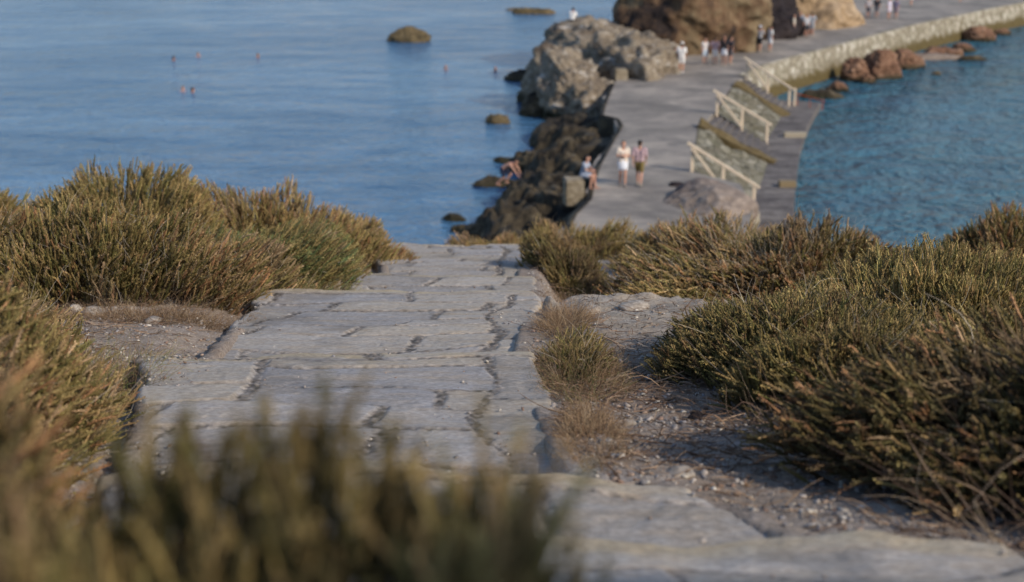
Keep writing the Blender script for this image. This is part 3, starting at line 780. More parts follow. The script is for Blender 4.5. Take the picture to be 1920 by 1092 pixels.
gx = np.arange(-4.5, 6.5, 0.09); gy = np.arange(36, 76, 0.16)
GX, GY = np.meshgrid(gx, gy)
xs_ = np.interp(GY, [q[1] for q in sp_], [q[0] for q in sp_]); xc_ = np.interp(GY, [q[1] for q in cp_], [q[0] for q in cp_])
tt = (GX-xs_)/np.maximum(0.6, xc_-xs_)
rg = 1-2.2*np.abs(fbm(GX*0.55+3, GY*0.38, seed=140, oct=5))
rg2 = fbm(GX*1.7, GY*1.2, seed=141, oct=4)
GZ = -1.15 + 1.4*sstep(-0.25, 0.35, tt) + 0.35*np.clip(tt, 0, 1) + 0.95*rg*sstep(-0.3, 0.3, tt) + 0.45*rg2 - 0.9*sstep(1.0, 1.1, tt)
cr = np.floor(GZ*3+fbm(GX*0.8, GY*0.8, seed=142)*1.5); GZ = GZ*0.6 + 0.4*(cr+0.5)/3
GZ = np.where(tt > 0.6, np.minimum(GZ, 1.35), GZ)
tag(link('rocky_shore', mesh_np('rocky_shore', np.stack([GX, GY, GZ], -1).reshape(-1, 3), [grid_faces(len(gx), len(gy))], True), M['dark_rock']), kind='structure')
g2 = 'rocks standing alone in the bay'
rock_px('rock', 766, 79, 78, 36, 'islet_rock', 'brown pointed islet alone in the open bay', 0.7, group=g2, seed=61)
rock_px('rock', 935, 232, 46, 24, 'islet_rock', 'small olive rock in the bay off the pale boulder', 0.8, group=g2)
rock_px('rock', 1002, 27, 84, 17, 'islet_rock', 'long low islet at the top of the photo', 0.5, group=g2)
rock_px('rock', 965, 20, 34, 8, 'islet_rock', 'thin flat reef beside the long low islet', 0.5, group=g2)
rock_px('rock', 1757, 140, 16, 8, 'islet_rock', 'tiny rock poking out of the choppy water on the right', 0.8, group=g2)
g3 = 'rust coloured rocks at the foot of the sea wall'
rock_px('rock', 1603, 152, 46, 66, 'rust_rock', 'narrow rusty rock against the sea wall, left of the biggest one', 0.9, group=g3)
rock_px('rock', 1652, 148, 80, 72, 'rust_rock', 'biggest reddish rock against the sea wall', 0.8, group=g3, sub=5)
rock_px('rock', 1690, 130, 60, 52, 'rust_rock', 'brown rock directly behind the biggest reddish one', 0.8, group=g3)
rock_px('rock', 1775, 110, 90, 26, 'rust_rock', 'low rusty ledge of rock under the sea wall', 0.6, group=g3)
rock_px('rock', 1838, 78, 54, 38, 'rust_rock', 'round brown rock alone before the far sea wall', 0.8, group=g3, block=2.3)
rock_px('rock', 1825, 114, 60, 11, 'dark_rock', 'flat black reef off the low rusty ledge', 0.5, group=g3)
rock_px('rock', 1745, 112, 120, 16, 'mound_rock', 'flat grey slab rock at the foot of the sea wall', 0.4, group=g3)
rock_px('rock', 1545, 185, 80, 22, 'dark_rock', 'weedy brown rock where the sea wall meets the landing', 0.7, group=g3)
for (px, py, w_, h_, lb) in ((1572, 172, 40, 26, 'small brown rock left of the narrow rusty rock at the wall foot'), (1715, 126, 46, 30, 'rusty rock between the biggest reddish one and the low ledge'), (1810, 98, 40, 24, 'brown rock at the right end of the low rusty ledge'), (1880, 66, 36, 14, 'flat brown rock right of the round one at the wall foot'), (1628, 156, 30, 24, 'small rock wedged between the narrow rusty rock and the biggest one')):
    rock_px('rock', px, py, w_, h_, 'rust_rock', lb, 0.7, group=g3)
mx, my = G(1335, 395, 1.9)
rock('rock', mx, my+1.6, 1.75, 1.7, 2.6, 0.75, 'mound_rock', 'smooth pinkish mound of rock in front of the nearest handrail', 0.1, 0.26, 6, 2.1, seed=71, cuts=4, freq=0.8)
rock_px('rock', 1403, 418, 42, 44, 'white_rock', 'pale jagged rock beside the pinkish mound', 0.7, 1.3)
rock_px('rock', 1275, 352, 40, 14, 'purple_rock', 'low dark rock added as the shadow left of the pinkish mound', 0.7, 1.85)  # dark shape stands in for the shadow beside the mound

# ------------------------------------------------------------------ causeway, sea wall, landing and stairs
TOPZ, LAND = 1.9, 0.45
m, nt, b = new_mat('causeway_paving', 0.8, 0.3)
p = pos(nt, (1, 1, 1))
n1 = noise(nt, p, 0.35, 8, 0.65, 0.4); n2 = noise(nt, pos(nt, (0.5, 0.9, 1)), 1.6, 6, 0.7); n3 = noise(nt, p, 14, 4, 0.7)
c = ramp(nt, n1, [(0.38, (0.20, 0.18, 0.155)), (0.5, (0.28, 0.25, 0.215)), (0.62, (0.38, 0.335, 0.28))])
c = mix(nt, maprange(nt, n2, 0.35, 0.7), mix(nt, 0.8, c, (0.58, 0.58, 0.62), 'MULTIPLY'), c)
c = mix(nt, maprange(nt, n3, 0.55, 0.75, 0, 0.4), c, (0.32, 0.29, 0.26))
nt.links.new(c, b.inputs['Base Color']); bump(nt, b, n2, 0.6, 0.06); M['paving'] = m

def masonry(name, cols, scale, mortar, weed=True, wz=0.6):
    m, nt, b = new_mat(name, 0.9, 0.2)
    p = pos(nt, (1, 1, 1.25))
    v = N(nt, 'ShaderNodeTexVoronoi', Scale=scale); nt.links.new(p, v.inputs['Vector'])
    e = N(nt, 'ShaderNodeTexVoronoi', Scale=scale); e.feature = 'DISTANCE_TO_EDGE'; nt.links.new(p, e.inputs['Vector'])
    s = nt.nodes.new('ShaderNodeSeparateColor'); nt.links.new(v.outputs['Color'], s.inputs[0])
    col = ramp(nt, s.outputs[0], cols)
    n1 = noise(nt, p, 1.2, 7, 0.7)
    col = mix(nt, maprange(nt, n1, 0.35, 0.65), mix(nt, 0.8, col, (0.6, 0.6, 0.52), 'MULTIPLY'), col)
    col = mix(nt, maprange(nt, e.outputs[0], 0.0, 0.09), mortar, col)
    if weed:
        g = nt.nodes.new('ShaderNodeNewGeometry'); sp = nt.nodes.new('ShaderNodeSeparateXYZ'); nt.links.new(g.outputs['Position'], sp.inputs[0])
        ad = nt.nodes.new('ShaderNodeMath'); ad.operation = 'MULTIPLY_ADD'; ad.inputs[1].default_value = 0.9
        nt.links.new(n1, ad.inputs[0]); nt.links.new(sp.outputs[2], ad.inputs[2])
        col = mix(nt, maprange(nt, ad.outputs[0], wz+0.1, wz+0.65), (0.10, 0.075, 0.03), col)
    nt.links.new(col, b.inputs['Base Color'])
    bump(nt, b, maprange(nt, e.outputs[0], 0.0, 0.12), 0.8, 0.06)
    return m
M['sea_wall'] = masonry('sea_wall', [(0.2, (0.25, 0.22, 0.165)), (0.5, (0.35, 0.31, 0.245)), (0.8, (0.46, 0.425, 0.36))], 1.6, (0.20, 0.17, 0.12), True, 0.85)
M['revetment'] = masonry('revetment', [(0.2, (0.14, 0.125, 0.095)), (0.5, (0.20, 0.185, 0.145)), (0.8, (0.29, 0.27, 0.225))], 2.2, (0.10, 0.095, 0.06), True, 0.0)
M['weed_wall'] = rock_mat('weed_wall', [(0.3, (0.10, 0.075, 0.03)), (0.5, (0.155, 0.115, 0.05)), (0.7, (0.20, 0.16, 0.08))], 0, 2.0, 0.06)
M['landing'] = rock_mat('landing', [(0.35, (0.09, 0.08, 0.078)), (0.5, (0.17, 0.155, 0.15)), (0.65, (0.27, 0.25, 0.23))], 0, 1.6, 0.05, None, (0.7, 1.6, 1))

def prism(name, pts, z0, z1, mat, batter=0.0, sub=0):
    """a slab over a polygon (list of x,y), with subdivided noisy sides"""
    bm = bmesh.new()
    n = len(pts)
    cx = sum(q[0] for q in pts)/n; cy = sum(q[1] for q in pts)/n
    top = [bm.verts.new((x, y, z1)) for x, y in pts]
    bot = [bm.verts.new((x+(x-cx)*batter, y+(y-cy)*batter*0.3, z0)) for x, y in pts]
    bm.faces.new(top)
    for i in range(n):
        j = (i+1) % n
        bm.faces.new((top[j], top[i], bot[i], bot[j]))
    bmesh.ops.recalc_face_normals(bm, faces=bm.faces)
    bmesh.ops.triangulate(bm, faces=[f for f in bm.faces if len(f.verts) > 4])
    me = bpy.data.meshes.new(name); bm.to_mesh(me); bm.free()
    return link(name, me, M[mat])

def dens(pts, step):
    out = []
    for a, b_ in zip(pts[:-1], pts[1:]):
        n = max(1, int(math.dist(a, b_)/step))
        for i in range(n): out.append((a[0]+(b_[0]-a[0])*i/n, a[1]+(b_[1]-a[1])*i/n))
    return out+[pts[-1]]

leftpx = [(1052, 440), (1072, 402), (1100, 374), (1106, 345), (1117, 312), (1135, 280), (1153, 250), (1161, 237), (1154, 224), (1124, 216), (1132, 190), (1144, 162), (1150, 150), (1166, 134)]
left = [G(a, b_, TOPZ) for a, b_ in leftpx] + [(5.5, 92), (7, 105), (12, 118), (22, 135), (27, 152), (34, 185), (40, 230)]
rightpx = [(1400, 440), (1412, 392), (1388, 345), (1296, 322), (1303, 275), (1309, 238), (1340, 212), (1358, 182), (1374, 160), (1397, 143)]
right = [G(a, b_, TOPZ) for a, b_ in rightpx]
wallpx = [(1440, 124), (1480, 112), (1560, 91), (1650, 66), (1720, 48), (1790, 33), (1860, 18), (1925, 6)]
wall_top = [G(a, b_, TOPZ) for a, b_ in wallpx] + [(62, 145), (90, 165)]
start = [(0.5, 40), (9.5, 40)]
left_d = dens([start[0]]+left, 1.2)
rnd = random.Random(4)
left_d = [(x+rnd.uniform(-.2, .2), y) for x, y in left_d]
outline = left_d + [(95, 240)] + wall_top[::-1] + right[::-1] + [start[1]]
o = prism('causeway', outline, -1.5, TOPZ, 'paving'); tag(o, kind='structure')

# sea wall: battered masonry with an uneven waterline and a thin coping
def strip_wall(name, pts, z0, z1, batter, mat, side=1, thick=0.5, nz=14, amp=0.10, seed=1):
    pts = np.array(dens(pts, 0.35)); n = len(pts)
    t = np.gradient(pts, axis=0); t /= np.linalg.norm(t, axis=1)[:, None]
    nr = np.stack([t[:, 1], -t[:, 0]], 1)*side
    V = []
    for k in range(nz+1):
        f_ = k/nz; z = z1+(z0-z1)*f_
        o_ = batter*f_*(z1-z0)+0.02
        d = amp*fbm(pts[:, 0]*1.3, pts[:, 1]*1.3, np.full(n, z*1.6), seed=seed) + o_
        q = pts+nr*d[:, None]; V.append(np.stack([q[:, 0], q[:, 1], np.full(n, z)], 1))
    inn = pts-nr*thick; V.insert(0, np.stack([inn[:, 0], inn[:, 1], np.full(n, z1)], 1))
    V = np.concatenate(V)
    return link(name, mesh_np(name, V, [grid_faces(n, nz+2)], True), M[mat])
wall_line = [right[-1]] + wall_top
w = strip_wall('sea_wall', wall_line, -1.0, TOPZ+0.04, 0.22, 'sea_wall', 1, 0.45)
tag(w, 'long battered masonry sea wall on the right side of the causeway', 'sea wall')
w2 = strip_wall('sea_wall', left, -1.0, TOPZ+0.02, 0.12, 'dark_rock', -1, 0.2, seed=5)  # dark material puts the shade of this face into its colour
tag(w2, 'rough stone edge along the left side of the causeway, coloured dark for shade', 'sea wall')

landpx = [(1400, 440), (1488, 440), (1490, 390), (1492, 340), (1500, 280), (1512, 240), (1530, 205), (1540, 192), (1480, 192)]
lp = [G(a, b_, LAND) for a, b_ in landpx]
land_poly = lp + [(right[-1][0]-0.5, right[-1][1]), (right[3][0]-0.5, right[3][1]), (lp[0][0]-1.0, lp[0][1]-4), (lp[1][0], lp[1][1]-4)]
o = prism('landing', lp[1:8]+[(right[-1][0]+1.5, right[-1][1]+0.5), (right[-1][0]-0.5, right[-1][1]), (right[3][0]-0.8, right[3][1]), (6.5, 44), (lp[1][0]-0.4, 44)], -1.0, LAND, 'landing')
tag(o, kind='structure')

def face_obj(name, quads, mat, parent=None, thick=None):
    bm = bmesh.new()
    for q in quads:
        vsx = [bm.verts.new(v) for v in q]; bm.faces.new(vsx)
    bmesh.ops.subdivide_edges(bm, edges=bm.edges, cuts=10, use_grid_fill=True)
    for v in bm.verts:
        v.co.z += 0.05*float(fbm([v.co.x*1.7], [v.co.y*1.7], seed=3)[0])
    me = bpy.data.meshes.new(name); bm.to_mesh(me); bm.free()
    return link(name, me, M[mat], parent)

def beam(bm, a, b_, w, h):
    """box beam between two points"""
    a, b_ = Vector(a), Vector(b_); d = b_-a; L = d.length
    q = d.to_track_quat('X', 'Z').to_matrix().to_4x4()
    mt = Matrix.Translation((a+b_)/2) @ q @ Matrix.Diagonal((L, w, h, 1))
    r = bmesh.ops.create_cube(bm, size=1, matrix=mt)
    es = list({e for v in r['verts'] for e in v.link_edges})
    bmesh.ops.bevel(bm, geom=es, offset=0.008, segments=1, affect='EDGES')

def bm_obj(name, bm, mat, parent=None, smooth=False):
    me = bpy.data.meshes.new(name); bm.to_mesh(me); bm.free()
    if smooth: me.polygons.foreach_set('use_smooth', np.ones(len(me.polygons), bool))
    return link(name, me, mat, parent)

# three flights: flight k goes down from the causeway edge to the landing; between them sloping masonry
def P3(px, py, z): x, y = G(px, py, z); return Vector((x, y, z))
rails = [  # foot pixels (px, py) of the three posts: top (causeway level), middle, bottom (landing)
 [(1297, 322, TOPZ), (1355, 345, 1.25), (1412, 394, 0.45)],
 [(1344, 213, TOPZ), (1390, 240, 1.25), (1437, 269, 0.5)],
 [(1400, 146, TOPZ), (1438, 171, 1.25), (1479, 198, 0.5)]]
M['rail'] = plain('rail', (0.66, 0.54, 0.40), 0.75, 6, 0.3)
tops, bots = [], []
for k, rl in enumerate(rails):
    feet = [P3(*q) for q in rl]
    # keep the three posts on one line, evenly stepping down
    feet[1] = (feet[0]+feet[2])/2
    tops.append(feet[0]); bots.append(feet[2])
    root = empty('handrail', feet[0])
    tag(root, ['nearest timber handrail going down from the causeway to the landing', 'middle timber handrail of the three on the landing stairs', 'farthest timber handrail beside the start of the sea wall'][k], 'handrail', 'timber handrails of the landing stairs')
    Hh = 0.98; o_ = feet[0]
    for f_ in feet:
        bm = bmesh.new(); beam(bm, f_-o_-Vector((0, 0, 0.15)), f_-o_+Vector((0, 0, Hh)), 0.12, 0.12); bm_obj('post', bm, M['rail'], root)
    d = (feet[2]-feet[0]).normalized()*0.25
    bm = bmesh.new(); beam(bm, feet[0]-o_+Vector((0, 0, Hh+0.05))-d, feet[2]-o_+Vector((0, 0, Hh+0.05))+d, 0.14, 0.10); bm_obj('top_rail', bm, M['rail'], root)
    bm = bmesh.new(); beam(bm, feet[0]-o_+Vector((0.02, -0.1, Hh-0.1)), feet[1]-o_+Vector((-0.02, -0.1, 0.1)), 0.10, 0.09); bm_obj('brace', bm, M['rail'], root)
    if k == 2:
        bm = bmesh.new(); beam(bm, feet[2]-o_+Vector((0.35, 0.15, -0.1)), feet[2]-o_+Vector((0.35, 0.15, Hh)), 0.11, 0.11); bm_obj('post', bm, M['rail'], root)

# revetments between handrail k and the weedy side wall before flight k+1
bands = [((1310, 238, TOPZ), (1440, 303, LAND)), ((1376, 161, TOPZ), (1466, 216, LAND))]
for k in range(2):
    a0, b0 = tops[k], bots[k]; a1, b1 = P3(*bands[k][0]), P3(*bands[k][1])
    b0 = Vector((b0.x, b0.y, LAND-0.1)); 
    nx_, ny_ = 40, 90; V = []
    for j in range(ny_):
        for i in range(nx_):
            u, v = i/(nx_-1), j/(ny_-1)
            q = (a0*(1-u)+b0*u)*(1-v) + (a1*(1-u)+b1*u)*v
            q = Vector(q); q.z += 0.03 + 0.45*float(fbm([q.x*1.1], [q.y*1.1], seed=8+k)[0])*math.sin(math.pi*u)*min(1, 4*v)
            V.append(q[:])
    o = link('revetment', mesh_np('revetment', V, [grid_faces(nx_, ny_)], True), M['revetment'])
    tag(o, ['sloping masonry bank between the nearest and middle handrails', 'sloping masonry bank between the middle and farthest handrails'][k], 'masonry bank')
    bm = bmesh.new(); up_ = Vector((0, 0, 0.03)); ax = (b1-a1).normalized()
    beam(bm, a1+up_-ax*0.05, b1+up_+ax*0.3-Vector((0, 0, 0.1)), 0.95, 0.42)
    bmesh.ops.subdivide_edges(bm, edges=bm.edges, cuts=7, use_grid_fill=True)
    for v in bm.verts:
        v.co += Vector((0.1*float(fbm([v.co.y*1.9], [v.co.z*1.9], seed=13)[0]), 0.25*float(fbm([v.co.x*1.3], [v.co.z], seed=14)[0]), 0.24*float(fbm([v.co.x*1.3], [v.co.y*1.3], seed=12)[0])))
    o = bm_obj('side_wall', bm, M['weed_wall'])
    tag(o, ['weedy brown side wall sloping down before the middle handrail', 'weedy brown side wall sloping down before the farthest handrail'][k], 'side wall')
    # the flight itself, from the side wall to the next handrail
    n = 8
    bm = bmesh.new(); A, B = a1, b1; A2, B2 = tops[k+1], bots[k+1]
    for i in range(n):
        f0, f1 = i/n, (i+1)/n; z = TOPZ - (TOPZ-LAND)*(i+1)/(n+1)
        q = [A.lerp(B, f0), A.lerp(B, f1), A2.lerp(B2, f1), A2.lerp(B2, f0)]
        tv = [bm.verts.new((v.x, v.y, z)) for v in q]; bv = [bm.verts.new((v.x, v.y, LAND-0.3)) for v in q]
        bm.faces.new(tv)
        for s_ in range(4): bm.faces.new((tv[s_], tv[(s_+1) % 4], bv[(s_+1) % 4], bv[s_]))
    bmesh.ops.recalc_face_normals(bm, faces=bm.faces)
    o = bm_obj('stone_stairs', bm, M['landing'])
    tag(o, ['grey stone stairs down to the landing by the middle handrail', 'grey stone stairs down to the landing by the farthest handrail'][k], 'stairs')

M['plank'] = plain('plank', (0.24, 0.18, 0.10), 0.8)
M['planklight'] = plain('planklight', (0.36, 0.31, 0.23), 0.8)
for (px, py, w_, mt, lb) in ((1476, 350, 0.55, 'plank', 'brown timber block on the edge of the lower landing'), (1490, 257, 0.85, 'planklight', 'pale timber block farther along the landing edge')):
    q = P3(px, py, LAND); bm = bmesh.new(); beam(bm, q+Vector((-w_/2*1.3, 0, 0.12)), q+Vector((w_/2*1.3, 0, 0.12)), 0.42, 0.24)
    bmesh.ops.subdivide_edges(bm, edges=bm.edges, cuts=2)
    tag(bm_obj('timber_block', bm, M[mt]), lb, 'timber block')
# orange barrier rail at the end of the landing
M['orange'] = plain('orange', (0.50, 0.12, 0.04), 0.6)
a, b_ = P3(1492, 196, 0.5), P3(1545, 205, 0.45)
root = empty('barrier', a); tag(root, 'thin orange barrier rail at the far end of the landing', 'barrier')
bm = bmesh.new(); beam(bm, (0, 0, 0.62), b_-a+Vector((0, 0, 0.45)), 0.05, 0.06); bm_obj('rail', bm, M['orange'], root)
for t_ in (0.05, 0.5, 0.95):
    q = (b_-a)*t_; bm = bmesh.new(); beam(bm, q+Vector((0, 0, -0.1)), q+Vector((0, 0, 0.55)), 0.04, 0.04); bm_obj('post', bm, M['orange'], root)

# square masonry blocks on the edge
M['block'] = rock_mat('block', [(0.3, (0.22, 0.18, 0.12)), (0.5, (0.32, 0.27, 0.19)), (0.7, (0.42, 0.38, 0.32))], 0, 2.0, 0.05)
def stone_block(px, py, z, wx_, wy_, hz_, label, rz=0.1):
    q = P3(px, py, z); bm = bmesh.new(); bmesh.ops.create_cube(bm, size=1, matrix=Matrix.Diagonal((wx_, wy_, hz_, 1)))
    bmesh.ops.bevel(bm, geom=list(bm.edges), offset=0.05, segments=2, affect='EDGES')
    bmesh.ops.subdivide_edges(bm, edges=bm.edges, cuts=3, use_grid_fill=True)
    for v in bm.verts: v.co += Vector([0.03*float(fbm([v.co.x*3+i], [v.co.y*3], [v.co.z*3], seed=9+i)[0]) for i in range(3)])
    o = bm_obj('stone_block', bm, M['block'], None, False); o.location = (q.x, q.y+wy_/2, z+hz_/2); o.rotation_euler = (0, 0, rz)
    return tag(o, label, 'stone block')
stone_block(1076, 388, 1.45, 0.72, 0.8, 1.0, 'square stone block the seated woman sits against')
stone_block(1164, 154, TOPZ-0.1, 0.75, 0.9, 0.7, 'low masonry block on the causeway corner by the pale boulder')

# ------------------------------------------------------------------ sea
m, nt, b = new_mat('sea', 0.17, 0.5)
b.inputs['IOR'].default_value = 1.33
g = nt.nodes.new('ShaderNodeNewGeometry'); sp = nt.nodes.new('ShaderNodeSeparateXYZ'); nt.links.new(g.outputs['Position'], sp.inputs[0])
# the open side (right of the causeway) is choppy, the bay is sheltered
ml = nt.nodes.new('ShaderNodeMath'); ml.operation = 'MULTIPLY_ADD'; ml.inputs[1].default_value = -0.18
nt.links.new(sp.outputs[1], ml.inputs[0]); nt.links.new(sp.outputs[0], ml.inputs[2])
chop = maprange(nt, ml.outputs[0], -12.0, -2.0)
p = pos(nt, (1.0, 1.0, 1))
w1 = noise(nt, pos(nt, (0.8, 1.0, 1)), 0.30, 5, 0.6, 0.5)
w2 = noise(nt, pos(nt, (0.8, 1.1, 1)), 1.5, 3, 0.6, 0.2)
patch = noise(nt, pos(nt, (0.5, 1.3, 1)), 0.045, 4, 0.6, 0.6)
a1 = nt.nodes.new('ShaderNodeMath'); a1.operation = 'MULTIPLY_ADD'; a1.inputs[1].default_value = 0.45
nt.links.new(w2, a1.inputs[0]); nt.links.new(w1, a1.inputs[2])
bn = nt.nodes.new('ShaderNodeBump'); bn.inputs['Distance'].default_value = 1.0
st = nt.nodes.new('ShaderNodeMath'); st.operation = 'MULTIPLY_ADD'; nt.links.new(chop, st.inputs[0]); st.inputs[1].default_value = 2.9; st.inputs[2].default_value = 0.50
pm = maprange(nt, patch, 0.35, 0.65, 0.55, 1.2)
s2 = nt.nodes.new('ShaderNodeMath'); s2.operation = 'MULTIPLY'; nt.links.new(st.outputs[0], s2.inputs[0]); nt.links.new(pm, s2.inputs[1])
nt.links.new(s2.outputs[0], bn.inputs['Strength']); nt.links.new(a1.outputs[0], bn.inputs['Height'])
nt.links.new(bn.outputs[0], b.inputs['Normal'])
cc = mix(nt, chop, (0.045, 0.125, 0.235), (0.028, 0.135, 0.215))
pt2 = noise(nt, pos(nt, (0.35, 1.1, 1)), 0.35, 6, 0.72, 0.5)
cc = mix(nt, maprange(nt, pt2, 0.36, 0.64), mix(nt, 1.0, cc, (0.72, 0.76, 0.80), 'MULTIPLY'), mix(nt, 1.0, cc, (1.35, 1.25, 1.18), 'MULTIPLY'))
nt.links.new(cc, b.inputs['Base Color'])
nt.links.new(maprange(nt, pt2, 0.35, 0.65, 0.26, 0.10), b.inputs['Roughness'])
M['sea'] = m
sx = spacing([(-6000, -400, 700), (-400, 400, 40), (400, 6000, 700)]); sy = spacing([(-3000, 0, 500), (0, 400, 20), (400, 9000, 860)])
SX, SY = np.meshgrid(sx, sy)
tag(link('sea', mesh_np('sea', np.stack([SX, SY, SX*0], -1).reshape(-1, 3), [grid_faces(len(sx), len(sy))], True), M['sea']), kind='structure')

# the shore across the bay, above the top of the frame: the water mirrors it
hx = np.linspace(-1500, 1500, 121); hy = np.linspace(520, 1700, 50)
HX, HY = np.meshgrid(hx, hy)
HZ = (10+36*sstep(0, 350, HY-520)+50*sstep(200, 900, HY-520))*(0.75+0.5*fbm(HX/260, HY/260, seed=120)) - 25*sstep(60, 0, HY-520)
hc_ = np.array((0.46, 0.38, 0.28)) + (np.array((0.20, 0.19, 0.12))-np.array((0.46, 0.38, 0.28)))*sstep(-0.2, 0.3, fbm(HX/90, HY/90, seed=121))[..., None]
tag(link('hills', mesh_np('hills', np.stack([HX, HY, HZ], -1).reshape(-1, 3), [grid_faces(121, 50)], True, hc_.reshape(-1, 3)), M['pebble']), kind='structure')

# pale stones lying in the gravel
g5 = 'pale stones lying beside the path'
for (px, py, w_, h_, lb) in ((140, 584, 30, 16, 'pale stone at the foot of the brown shrub, leftmost of the pale ones'), (176, 592, 44, 18, 'flat whitish stone second from left in the gravel patch'), (214, 588, 22, 14, 'small whitish stone right of the flat one in the gravel patch'), (285, 606, 40, 13, 'long beige stone at the rim of the gravel patch'), (245, 583, 16, 11, 'round white pebble sized stone under the big rounded shrub'),
        (1036, 590, 40, 40, 'pale rough stone at the corner of the step'), (1110, 590, 44, 18, 'pale lump on the rim of the bare ledge'), (1190, 582, 60, 18, 'long pale lump on the rim of the bare ledge'), (1212, 676, 34, 10, 'flat white stone on the bare earth by the dark olive shrub'), (1305, 790, 34, 20, 'dark grey stone under the edge of the sprawling shrub'), (1140, 836, 34, 14, 'white angular stone near the path corner'), (1180, 800, 26, 12, 'small beige stone beside the white angular one'), (1275, 895, 60, 16, 'cracked flat stone at the end of the wide slab')):
    r_ = ray(px, py); t_ = 2.0
    while t_ < 20 and CZ+r_[2]*t_ > float(ground_z(r_[0]*t_, r_[1]*t_)): t_ += 0.02
    k_ = t_/F_PX; wx_ = w_*k_/2; hz_ = max(0.012, h_*k_/1.7)
    rock('stone', r_[0]*t_, r_[1]*t_+wx_*0.4, CZ+r_[2]*t_+hz_*0.35, wx_, wx_*0.7, hz_, 'purple_rock' if 'dark' in lb[:5] else 'stone_pale', lb, rotz=px*0.7, rough=0.35, sub=3, group=g5, seed=px, freq=1.2)

# ------------------------------------------------------------------ people
def capsule(V, F, a, b_, ra, rb, n=10):
    a, b_ = np.array(a, float), np.array(b_, float); d = b_-a; L = np.linalg.norm(d)
    d = d/L if L > 1e-6 else np.array((0, 0, 1.0))
    t = np.array((1.0, 0, 0)) if abs(d[0]) < 0.8 else np.array((0, 1.0, 0))
    x = np.cross(d, t); x /= np.linalg.norm(x); y = np.cross(d, x)
    rings = []
    for k in range(1, 4):
        an = math.pi/2*k/3.5; rings.append((a-d*ra*math.cos(an), ra*math.sin(an)))
    rings.append((a, ra)); rings.append((b_, rb))
    for k in range(3, 0, -1):
        an = math.pi/2*k/3.5; rings.append((b_+d*rb*math.cos(an), rb*math.sin(an)))
    s = len(V); V.append(a-d*ra)
    for c_, r_ in rings:
        for i in range(n):
            q = 2*math.pi*i/n; V.append(c_+x*r_*math.cos(q)+y*r_*math.sin(q))
    V.append(b_+d*rb); e = len(V)-1
    for i in range(n): F.append((s, s+1+(i+1) % n, s+1+i))
    for k in range(len(rings)-1):
        o_ = s+1+k*n
        for i in range(n): F.append((o_+i, o_+(i+1) % n, o_+n+(i+1) % n, o_+n+i))
    o_ = s+1+(len(rings)-1)*n
    for i in range(n): F.append((o_+i, o_+(i+1) % n, e))

def union(name, caps, voxel, mat, parent, squash=None):
    V, F = [], []
    for c_ in caps: capsule(V, F, *c_)
    me = bpy.data.meshes.new(name); me.from_pydata([tuple(v) for v in V], [], F); me.update()
    bm = bmesh.new(); bm.from_mesh(me); bmesh.ops.recalc_face_normals(bm, faces=bm.faces); bm.to_mesh(me); bm.free()
    o = bpy.data.objects.new(name, me); C.objects.link(o)
    md = o.modifiers.new('r', 'REMESH'); md.mode = 'VOXEL'; md.voxel_size = voxel; md.use_smooth_shade = True
    sm = o.modifiers.new('s', 'SMOOTH'); sm.factor = 0.5; sm.iterations = 2
    dg = bpy.context.evaluated_depsgraph_get()
    nm = bpy.data.meshes.new_from_object(o.evaluated_get(dg)); nm.name = name
    o.modifiers.clear(); o.data = nm; bpy.data.meshes.remove(me)
    nm.materials.clear(); nm.materials.append(mat); o.parent = parent
    nm.polygons.foreach_set('use_smooth', np.ones(len(nm.polygons), bool))
    return o

CM = {}
def cmat(c):
    if c not in CM: CM[c] = plain('cloth', c, 0.85, 30, 0.25, 0.15)
    return CM[c]
SKIN = plain('skin', (0.50, 0.27, 0.19), 0.6, 20, 0.12); SKIN2 = plain('skin_tanned', (0.36, 0.18, 0.12), 0.6, 20, 0.12)
HAIR = plain('hair_dark', (0.022, 0.016, 0.012), 0.6, 40, 0.3); HAIR2 = plain('hair_brown', (0.10, 0.06, 0.035), 0.6, 40, 0.3)
EYE = plain('eye', (0.02, 0.02, 0.02), 0.3)

